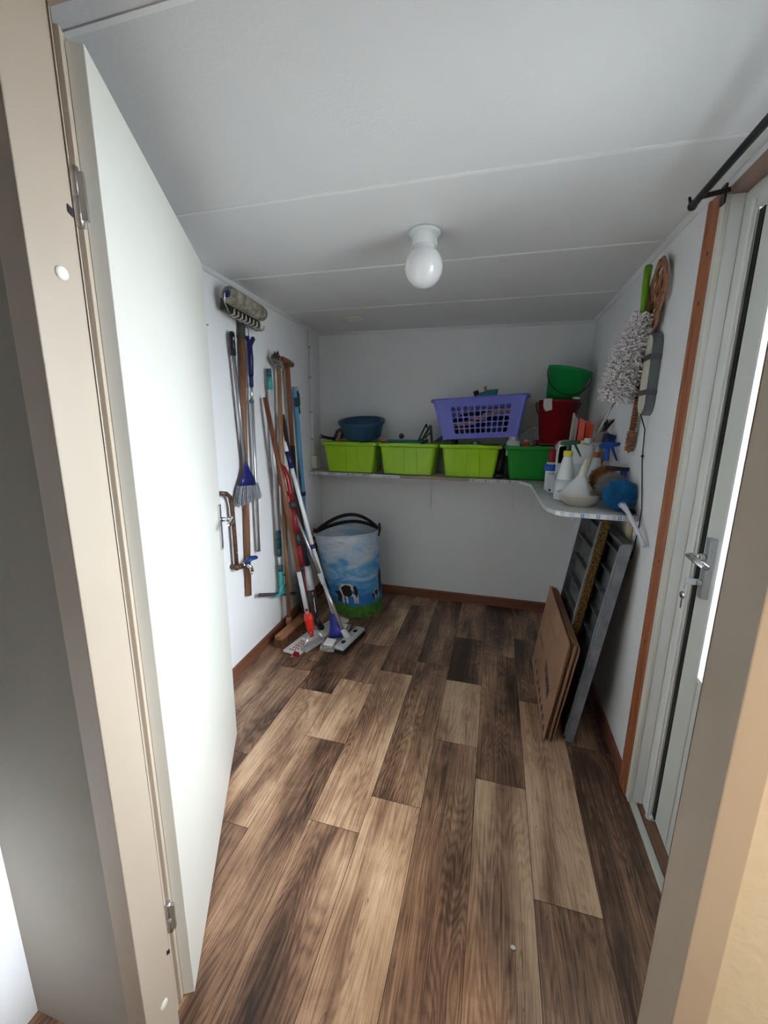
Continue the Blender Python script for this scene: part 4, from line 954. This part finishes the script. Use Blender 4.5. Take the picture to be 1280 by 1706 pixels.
# ---------------------------------------------------------------- left wall: hanging and leaning tools
# roller on a telescopic pole
t = thing('paint_roller', 'dirty fleece paint roller on a blue-gripped aluminium pole, hanging on the left wall', 'paint roller', (-1.36, 2.12, .69))
ra = V((-1.285, 1.850, 2.050)); rb = V((-1.285, 2.170, 2.030)); d = (rb-ra).normalized()
cov = MB().lathe(ra, [(0, 0), (.030, 0), (.039, .008), (.041, .05), (.040, .27), (.036, .30), (.026, .312), (0, .312)], 28, d).build('fleece_cover', FUR, t)
MB().lathe(ra-d*.004, [(0, 0), (.017, 0), (.017, .006), (.008, .008), (.008, .014), (0, .014)], 16, d).build('end_cap', NAVY, cov)
MB().tube([ra-d*.006, ra-d*.020+V((0, 0, -.004)), ra+V((-.005, -.018, -.04)), (-1.33, 1.92, 1.985), (-1.345, 2.02, 1.972), (-1.345, 2.10, 1.950), (-1.352, 2.118, 1.905)], .0032, 8).build('wire_frame', CHROME, t)
mb = MB(); mb.tube([(-1.357, 2.128, 1.885), (-1.356, 2.128, 1.80), (-1.356, 2.124, 1.71)], [.014, .0155, .0135], 14); mb.tube([(-1.356, 2.124, 1.71), (-1.356, 2.122, 1.648)], [.011, .012], 14)
mb.bar((-1.354, 2.128, 1.87), (-1.352, 2.160, 1.915), .016, .018); mb.bar((-1.354, 2.128, 1.87), (-1.352, 2.093, 1.91), .016, .014); mb.build('grip', NAVY, t, 0)
MB().tube([(-1.356, 2.122, 1.65), (-1.357, 2.118, 1.575)], .0085, 12).tube([(-1.357, 2.118, 1.572), (-1.360, 2.107, .69)], .0118, 14).build('pole', ALU, t)
MB().cyl((-1.357, 2.118, 1.578), (-1.357, 2.118, 1.562), .0135).cyl((-1.360, 2.107, .692), (-1.360, 2.107, .684), .0125).build('ring', mat('blue_grey_ring', (.10, .12, .2), .4), t)
# rake head-up behind it
t = thing('garden_rake', 'wooden-handled rake hung head up behind the paint roller on the left wall', 'rake', (-1.362, 1.98, .45))
MB().tube([(-1.362, 2.063, 1.905), (-1.364, 1.985, .448)], [.0165, .0175], 16).build('wooden_handle', HANDLEW, t)
MB().tube([(-1.362, 2.063, 1.895), (-1.360, 2.067, 1.96), (-1.350, 2.06, 2.0)], [.0205, .018, .012], 14).build('socket', RAKEG, t)
bar_ = MB().bar((-1.335, 1.875, 2.018), (-1.350, 2.215, 1.985), .024, .055, (0, 0, 1)).build('crossbar', RAKEG, t, .003)
for i in range(9):
    s = (i+.5)/9; p = V((-1.326, 1.90+s*.30, 2.0-.02*s))
    MB().tube([p+V((-.008, 0, -.022)), p+V((.012, -.004, -.026)), p+V((.034, -.010, -.022)), p+V((.042, -.02, -.004))], [.005, .0062, .0058, .003], 8).build('tine', TINE, bar_)
# blue angle broom hanging
t = thing('angle_broom', 'navy broom with grey bristles hanging head down on the left wall', 'broom', (-1.34, 1.99, 1.02))
MB().tube([(-1.350, 1.958, 1.895), (-1.350, 1.962, 1.79)], [.0145, .014], 14).ball((-1.350, 1.958, 1.895), .0145).build('black_grip', BLACK, t)
MB().ball((-1.338, 1.953, 1.872), .006, 8, 6, (.6, .6, 1.6)).build('hang_hole', LGREY, t)
MB().tube([(-1.350, 1.962, 1.79), (-1.345, 2.002, 1.215)], .0105, 14).build('pole', mat('grey_metal_pole', (.30, .31, .34), .3, .7), t)
mb = MB(); mb.tube([(-1.343, 2.004, 1.235), (-1.342, 2.006, 1.19), (-1.34, 2.008, 1.15), (-1.338, 2.004, 1.105)], [.014, .030, .055, .080], 18, flat=.32, refu=(0, 1, 0)); hd = mb.build('broom_head', NAVY, t)
mb = MB()
for i in range(420):
    u_ = rnd.uniform(-1, 1); w_ = rnd.uniform(-1, 1); p = V((-1.338+w_*.018, 2.004+u_*.076, 1.112)); e = V((-1.338+w_*.024, 1.998+u_*.112, 1.012+.035*(u_ < 0)*0+.008*u_+rnd.uniform(-.006, .006)))
    mb.tube([p, (p+e)/2, e], [.0017, .0015, .0010], 4, caps=False)
mb.build('bristle', mat('grey_bristle', (.20, .20, .24), .8, c2=(.32, .32, .36), scale=(60,)*3), hd)
# squeegee
t = thing('floor_squeegee', 'turquoise squeegee on an aluminium pole, hanging blade down on the left wall', 'squeegee', (-1.35, 2.35, .30))
MB().tube([(-1.362, 2.325, 1.772), (-1.362, 2.328, 1.728)], .0165, 14).build('end_cap', DTEAL, t)
MB().tube([(-1.362, 2.328, 1.728), (-1.362, 2.330, 1.652)], .0160, 14).build('upper_grip', mat('faded_turquoise', (.04, .28, .27), .4), t)
MB().tube([(-1.362, 2.330, 1.652), (-1.360, 2.348, .757)], .0125, 14).tube([(-1.360, 2.351, .575), (-1.360, 2.354, .51)], .0105, 12).build('pole', mat('white_metal_pole', (.66, .67, .70), .35, .3), t)
mb = MB()
for a, b in ((.757, .700), (.696, .638), (.634, .578)): mb.tube([(-1.360, 2.349, a), (-1.360, 2.350, b)], .0165, 14)
mb.tube([(-1.360, 2.353, .512), (-1.360, 2.355, .47)], .017, 14); build_each(mb, 'lower_grip', DTEAL, t)
mb = MB(); mb.tube([(-1.359, 2.356, .47), (-1.358, 2.362, .34)], [.020, .021], 14, flat=.7); mb.prism([(-1.362, 2.24, .334), (-1.362, 2.32, .330), (-1.362, 2.35, .372), (-1.362, 2.40, .358), (-1.362, 2.41, .296), (-1.362, 2.24, .334-.012)], (.022, 0, 0)); mb.build('head', TEAL, t, .003)
MB().cyl((-1.338, 2.366, .44), (-1.334, 2.366, .44), .008, n=10).cyl((-1.336, 2.374, .36), (-1.332, 2.374, .36), .008, n=10).build('grip_dot', DTEAL, t)
MB().bar((-1.345, 2.062, .418), (-1.366, 2.56, .222), .010, .022).build('blade', BLADE, t, .002)
# tall house broom standing on the floor
t = thing('house_broom', 'long wooden broom standing on the floor with brown bristles against the left skirting', 'broom', (-1.30, 2.37, 0))
MB().tube([(-1.357, 2.440, 1.80), (-1.353, 2.42, 1.0), (-1.325, 2.385, .095)], [.0145, .0155, .0155], 16).build('broomstick', HANDLEL, t)
A = V((-1.300, 2.185, .068)); B = V((-1.285, 2.530, .068)); dd = (B-A); wv = V((dd.y, -dd.x, 0)).normalized()
mb = MB()
mb.tube([A, A+dd*.03, A+dd*.5, A+dd*.97, B], [.022, .034, .036, .034, .022], 16, flat=.62, refu=tuple(wv)); mb.tube([(-1.322, 2.378, .075), (-1.328, 2.385, .125)], [.024, .019], 14); hd = mb.build('broom_block', BROOMW, t)
mb = MB()
for i in range(900):
    s = rnd.random(); q = rnd.uniform(-1, 1); p = A+dd*s+wv*q*.028+V((0, 0, -.008)); e = A+dd*(.5+(s-.5)*1.06)+wv*(q*.042); e.z = .001+rnd.uniform(0, .004)
    mb.tube([p, e], [.0018, .0012], 4, caps=False)
mb.build('bristle', BRIST, hd)
# block brush hooked on the squeegee / broom top
t = thing('block_brush', 'small dirty block brush hooked at the top of the long wooden broomstick', 'brush', (-1.33, 2.40, 1.74))
X = M.Translation((-1.335, 2.375, 1.805)) @ M.Rotation(math.radians(-38), 4, 'X')
mb = MB(); mb.xf = X; mb.box(-.018, .022, -.050, .030, .0, .034); mb.build('brush_block', mat('grimy_brown', (.045, .03, .02), .9, c2=(.11, .07, .045), scale=(50,)*3, bump=.6), t, .005)
mb = MB(); mb.xf = X; mb.box(-.016, .024, -.045, .030, -.006, -.0005); mb.box(.0225, .026, -.02, .035, -.004, .032); mb.build('metal_plate', mat('worn_plate', (.36, .34, .29), .5, .4, c2=(.10, .08, .06), scale=(60,)*3), t)
mb = MB(); mb.xf = X; mb.tube([(0, .030, .01), (0, .052, .016), (0, .058, .008)], .004, 6); mb.build('hook', LGREY, t)
mb = MB(); mb.xf = X
for i in range(160):
    y_ = rnd.uniform(-.048, .024); x_ = rnd.uniform(-.014, .018); mb.tube([(x_, y_, .034), (x_*1.2, y_*1.1, .034+rnd.uniform(.015, .024))], [.0016, .001], 4, caps=False)
mb.build('bristle', BLACK, t)
# spade with a T grip
t = thing('spade', 'long spade with a wooden T grip and black lower shaft leaning on the left wall', 'spade', (-1.36, 2.62, 0))
MB().tube([(-1.362, 2.485, 1.848), (-1.363, 2.50, 1.852), (-1.365, 2.565, 1.846), (-1.366, 2.635, 1.838), (-1.367, 2.65, 1.832)], [.010, .020, .021, .019, .010], 14).build('t_grip', HANDLED, t)
MB().tube([(-1.364, 2.563, 1.845), (-1.365, 2.598, 1.300)], [.0175, .0165], 14).build('wooden_shaft', HANDLED, t)
MB().tube([(-1.365, 2.598, 1.300), (-1.362, 2.62, .95), (-1.350, 2.66, .36)], [.0180, .0165, .0175], 14).build('black_shaft', BLACK, t)
MB().prism([(-1.356, 2.585, .36), (-1.353, 2.665, .40), (-1.350, 2.745, .36), (-1.330, 2.745, .05), (-1.326, 2.665, .002), (-1.330, 2.585, .05)], (.006, 0, 0)).build('spade_blade', RAKEG, t)
# light blue pole, green stick
t = thing('light_blue_pole', 'light blue telescopic pole leaning in the left back corner', 'pole', (-1.39, 2.85, 0))
MB().tube([(-1.385, 2.70, 1.70), (-1.388, 2.712, 1.63)], [.0130, .0135], 14).tube([(-1.388, 2.724, 1.565), (-1.393, 2.80, .93)], .0150, 14).build('upper_pole', SKYB, t)
MB().tube([(-1.388, 2.712, 1.63), (-1.388, 2.724, 1.565)], .0137, 14).build('grip_band', mat('dark_blue_band', (.03, .05, .13), .4), t)
MB().tube([(-1.393, 2.80, .93), (-1.397, 2.91, .004)], .0115, 14).build('lower_pole', mat('darker_blue_pole', (.07, .22, .42), .35), t)
MB().cyl((-1.392, 2.797, .945), (-1.393, 2.801, .915), .018).ball((-1.378, 2.79, .93), .009).build('clamp', NAVY, t)
MB().tube([(-1.402, 2.762, 1.19), (-1.401, 2.775, 1.06), (-1.398, 2.79, .95)], [.004, .010, .006], 8).build('wrist_strap', BLACK, t)
t = thing('green_stick', 'short dark green handle with a yellow tip hanging right of the light blue pole', 'tool', (-1.395, 2.76, 1.33))
MB().tube([(-1.393, 2.752, 1.705), (-1.393, 2.753, 1.675)], [.010, .012], 10).build('yellow_tip', YEL, t)
MB().tube([(-1.393, 2.748, 1.675), (-1.393, 2.758, 1.60), (-1.393, 2.768, 1.52)], [.012, .011, .0135], 12).bar((-1.386, 2.768, 1.66), (-1.386, 2.776, 1.58), .004, .008).build('green_grip', DGREEN, t)
MB().tube([(-1.396, 2.770, 1.52), (-1.398, 2.772, 1.33)], .0025, 6).build('wire', GREYP, t)
# mop with wooden handle and red foot
t = thing('flat_mop', 'flat mop with a reddish wooden handle, red foot and patterned white pad', 'mop', (-1.15, 2.3, 0))
MB().tube([(-1.352, 2.252, 1.600), (-1.268, 2.285, 1.04), (-1.180, 2.272, .515)], [.0145, .0160, .0165], 16).build('wooden_handle', HANDLED, t)
MB().tube([(-1.181, 2.272, .520), (-1.128, 2.278, .205)], .0150, 14).build('grey_tube', LGREY, t)
MB().cyl((-1.128, 2.264, .258), (-1.126, 2.258, .258), .009, n=12).build('red_button', REDP, t)
MB().tube([(-1.128, 2.278, .225), (-1.122, 2.28, .18), (-1.115, 2.285, .10), (-1.110, 2.285, .06)], [.028, .033, .024, .018], 14, flat=.7, refu=(1, 0, 0)).build('red_foot', mat('bright_red_plastic', (.68, .025, .012), .35), t)
MB().tube([(-1.100, 2.27, .115), (-1.095, 2.215, .09), (-1.105, 2.165, .05)], [.007, .007, .006], 8).tube([(-1.10, 2.30, .115), (-1.06, 2.30, .09), (-1.02, 2.28, .045)], .005, 8).build('wire_arm', CHROME, t)
pc = V((-1.148, 2.325, .014)); pd = V((.075, .405, 0)).normalized(); pw = V((pd.y, -pd.x, 0))
MB().obb(pc, pd*.20, pw*.062, (0, 0, .010)).build('mop_pad', MOPW, t, .008)
mb = MB()
for i in range(13):
    for j in (-1, 0, 1):
        c = pc+pd*(-.175+i*.029)+pw*(j*.018+.004*(i % 2))+V((0, 0, .0104)); mb.obb(c, pd*.0085, pw*.0035, (0, 0, .0006))
mb.build('red_stitching', REDP, t)
MB().obb(pc-pd*.198-pw*-.045+V((0, 0, .004)), pd*.012, pw*.018, (0, 0, .012)).build('red_corner', REDP, t, .003)
MB().obb(V((-1.075, 2.235, .036)), V((.028, .085, 0)), V((.024, -.008, 0)), (0, 0, .011)).build('clamp_plate', GREYP, t, .004)
# spray unit: dark rod, grey barrel, dark bottle
t = thing('spray_mop', 'spray mop with a dark rod, grey barrel and smoked bottle standing behind the flat mop', 'mop', (-1.12, 2.4, .05))
MB().tube([(-1.362, 2.468, 1.505), (-1.27, 2.45, 1.0), (-1.200, 2.438, .495)], [.0135, .0145, .0165], 12).build('dark_rod', mat('dark_plum_plastic', (.035, .025, .030), .35), t)
MB().tube([(-1.200, 2.438, .495), (-1.172, 2.425, .33)], [.020, .027], 16).build('grey_barrel', LGREY, t)
MB().lathe((-1.172, 2.425, .332), [(0, 0), (.026, 0), (.031, .018), (.033, .05), (.032, .15), (.024, .20), (0, .205)], 20, (.09, -.05, -.5)).build('smoked_bottle', SMOKE, t)
mb = MB(); mb.tube([(-1.133+.002*math.sin(i*1.9)+i*.0009, 2.385, .290-i*.0085) for i in range(13)], .0022, 6); mb.build('white_script', WHITEP, t)
MB().obb(V((-1.085, 2.47, .020)), V((.06, .19, 0)), V((.055, -.02, 0)), (0, 0, .012)).build('mop_pad', MOPW, t, .008)
MB().tube([(-1.137, 2.405, .135), (-1.11, 2.45, .034)], [.018, .024], 12).build('foot_joint', BLACK, t)
# red D-grip reacher
t = thing('reacher_tool', 'red and black D-grip reacher leaning among the mop handles', 'reacher', (-1.2, 2.36, .4))
mb = MB(); mb.tube([(-1.335, 2.352, 1.165), (-1.325, 2.350, 1.192), (-1.300, 2.350, 1.175), (-1.275, 2.350, 1.115), (-1.258, 2.35, 1.02), (-1.252, 2.352, .955)], [.013, .0155, .0165, .0185, .0195, .018], 14, flat=.75)
mb.tube([(-1.335, 2.352, 1.165), (-1.325, 2.353, 1.06), (-1.300, 2.353, 1.02), (-1.262, 2.353, .99)], [.011, .012, .013, .012], 10); mb.build('d_grip', REDP, t)
MB().bar((-1.318, 2.337, 1.085), (-1.275, 2.337, 1.045), .010, .012).bar((-1.300, 2.337, 1.015), (-1.262, 2.337, .97), .010, .012).build('trigger', mat('pale_trigger', (.50, .44, .40), .4), t)
build_each(MB().tube([(-1.252, 2.352, .957), (-1.247, 2.352, .91)], .020, 14).tube([(-1.224, 2.350, .745), (-1.213, 2.350, .665)], [.019, .020], 14).tube([(-1.192, 2.35, .52), (-1.188, 2.35, .49)], .011, 10), 'black_joint', mat('charcoal_plastic', (.025, .028, .035), .4), t)
MB().tube([(-1.247, 2.352, .91), (-1.224, 2.350, .745)], .0155, 14).tube([(-1.213, 2.350, .665), (-1.192, 2.35, .52)], [.016, .012], 14).tube([(-1.188, 2.35, .49), (-1.165, 2.35, .33)], [.006, .005], 10).build('red_shaft', REDP, t)
# white and blue mop
t = thing('yarn_mop', 'white-handled mop with a navy foot and grey yarn head', 'mop', (-.97, 2.4, 0))
MB().tube([(-1.340, 2.445, 1.325), (-1.325, 2.443, 1.268)], [.012, .0145], 14).ball((-1.340, 2.445, 1.325), .012).tube([(-1.292, 2.440, 1.160), (-1.150, 2.418, .655)], [.0135, .0145], 14).tube([(-1.142, 2.418, .632), (-1.000, 2.41, .175)], [.0125, .0125], 14).build('white_pole', WHITEP, t)
MB().tube([(-1.325, 2.443, 1.268), (-1.292, 2.440, 1.160)], .0150, 14).tube([(-1.150, 2.418, .658), (-1.142, 2.418, .630)], .0165, 14).build('navy_band', NAVY, t)
mb = MB(); mb.tube([(-1.006, 2.410, .190), (-.994, 2.41, .15), (-.975, 2.392, .095), (-.960, 2.34, .052)], [.020, .034, .044, .046], 16, flat=.55, refu=(1, .2, 0)); mb.build('navy_foot', mat('royal_blue_plastic', (.015, .025, .30), .3), t)
for y_ in (2.285, 2.505): MB().obb(V((-.978, y_, .038)), V((.034, 0, 0)), V((0, .034, .004)), (0, 0, .006)).build('white_plate', WHITEP, t, .004)
mb = MB(); mb.obb(V((-.978, 2.40, .018)), V((.036, 0, 0)), V((0, .155, 0)), (0, 0, .010))
for i in range(420):
    a = rnd.uniform(0, 2*PI); c = V((-.978+.038*max(-1, min(1, 1.3*math.cos(a))), 2.40+.155*max(-1, min(1, 1.3*math.sin(a))), .026)); o = V((math.cos(a), math.sin(a), 0)); l = rnd.uniform(.012, .026)
    mb.tube([c-o*.01, c+o*l*.7+V((0, 0, .002)), c+o*l+V((0, 0, -.020))], [.0035, .0035, .0028], 5)
mb.build('yarn_fringe', MOPG, t)
# steel tube with grey floor nozzle
t = thing('vacuum_tube', 'silver vacuum tube with a grey floor nozzle crossing the white mop handle', 'vacuum tube', (-.89, 2.37, 0))
MB().tube([(-1.262, 2.385, .890), (-1.262+.196, 2.372, .452)], [.0095, .0105], 14).tube([(-1.066, 2.368, .452), (-.914, 2.365, .085)], .0125, 14).build('steel_tube', mat('dull_steel', (.52, .53, .57), .3, .8), t)
MB().tube([(-1.078, 2.370, .478), (-1.050, 2.367, .41)], [.0175, .0165], 14).obb((-1.056, 2.352, .44), (.006, 0, 0), (0, .005, 0), (-.006, 0, .020)).build('slide_lock', LGREY, t)
MB().tube([(-.917, 2.366, .10), (-.895, 2.366, .062), (-.870, 2.37, .045)], [.019, .022, .024], 14).build('swivel_neck', LGREY, t)
A = V((-.892, 2.225, .040)); B = V((-.842, 2.520, .040)); dd = B-A; wv = V((dd.y, -dd.x, 0)).normalized()
hd = MB().obb((A+B)/2, dd/2, wv*.034, (0, 0, .013)).build('nozzle', LGREY, t, .008)
MB().obb((A+B)/2+V((0, 0, -.026))+wv*.004, dd/2*1.0, wv*.038, (0, 0, .013)).build('nozzle_brush', BLACK, hd, .003)
for s in (.22, .76): c = A+dd*s+V((0, 0, .0132))-wv*.004; MB().lathe(c, [(0, .003), (.013, .003), (.015, 0)], 16, sy=1.4).build('pedal', BLACK, hd)

# ---------------------------------------------------------------- tap on the left wall
t = thing('outdoor_tap', 'wall tap with blue lever below a bent rusty pipe, beside the open door', 'tap', (-1.35, 1.95, .62))
MB().tube([(-1.376, 1.772, 1.092), (-1.350, 1.785, 1.093), (-1.342, 1.812, 1.088), (-1.342, 1.842, 1.065), (-1.342, 1.852, 1.02), (-1.343, 1.858, .93), (-1.343, 1.860, .80), (-1.343, 1.860, .675)], .0115, 14).build('pipe', PIPE, t)
MB().ball((-1.343, 1.860, .668), .019).cyl((-1.376, 1.860, .668), (-1.343, 1.860, .668), .014).cyl((-1.343, 1.86, .668), (-1.335, 1.90, .662), .016).build('elbow', PIPE, t)
MB().tube([(-1.336, 1.895, .664), (-1.332, 1.95, .660)], [.012, .015], 12).tube([(-1.330, 1.945, .655), (-1.320, 1.96, .635), (-1.318, 1.962, .612)], [.012, .011, .0125], 12).tube([(-1.318, 1.962+.012*math.cos(s), .606+.012*math.sin(s)) for s in [2*PI*i/12 for i in range(13)]], .003, 6).build('valve_body', CHROME, t)
MB().tube([(-1.330, 1.925, .672), (-1.322, 1.965, .688), (-1.315, 2.005, .682)], [.012, .021, .017], 12, flat=.7).build('blue_lever', mat('tap_blue', (.012, .045, .20), .35), t)
MB().cyl((-1.350, 1.859, .752), (-1.330, 1.859, .752), .0035).build('pipe_clip', CHROME, t)
# conduit and box
t = thing('cable_conduit', 'thin white conduit with clips running down the left wall near the back corner', 'conduit', (-1.43, 3.06, 1.16))
MB().cyl((-1.427, 3.052, 2.145), (-1.427, 3.062, 1.175), .0085, n=12).build('tube', mat('cream_white_pvc', (.84, .84, .80), .45), t)
for z in (2.02, 1.80, 1.54, 1.33): MB().obb((-1.428, 3.050, z), (.009, 0, 0), (0, .014, 0), (0, 0, .007)).build('clip', LGREY, t, .002)
single('junction_box', MB().box(-1.4325, -1.385, 3.035, 3.105, 1.098, 1.195), mat('ivory_plastic', (.60, .58, .48), .45), 'ivory socket box at the foot of the conduit, on the left end of the shelf', 'socket', None, .004)
single('wall_nail', MB().cyl((lwx(1.80)-.001, 1.80, 1.905), (lwx(1.8)+.012, 1.80, 1.906), .004, n=8), GREYP, 'small dark screw in the left wall near the door top corner', 'nail')
single('plaster_chip', MB().ball((.138, .944, .0032), .0075, 10, 6, (1, .8, .42)), WHITEP, 'tiny white crumb lying on the floor planks in the foreground', 'crumb')
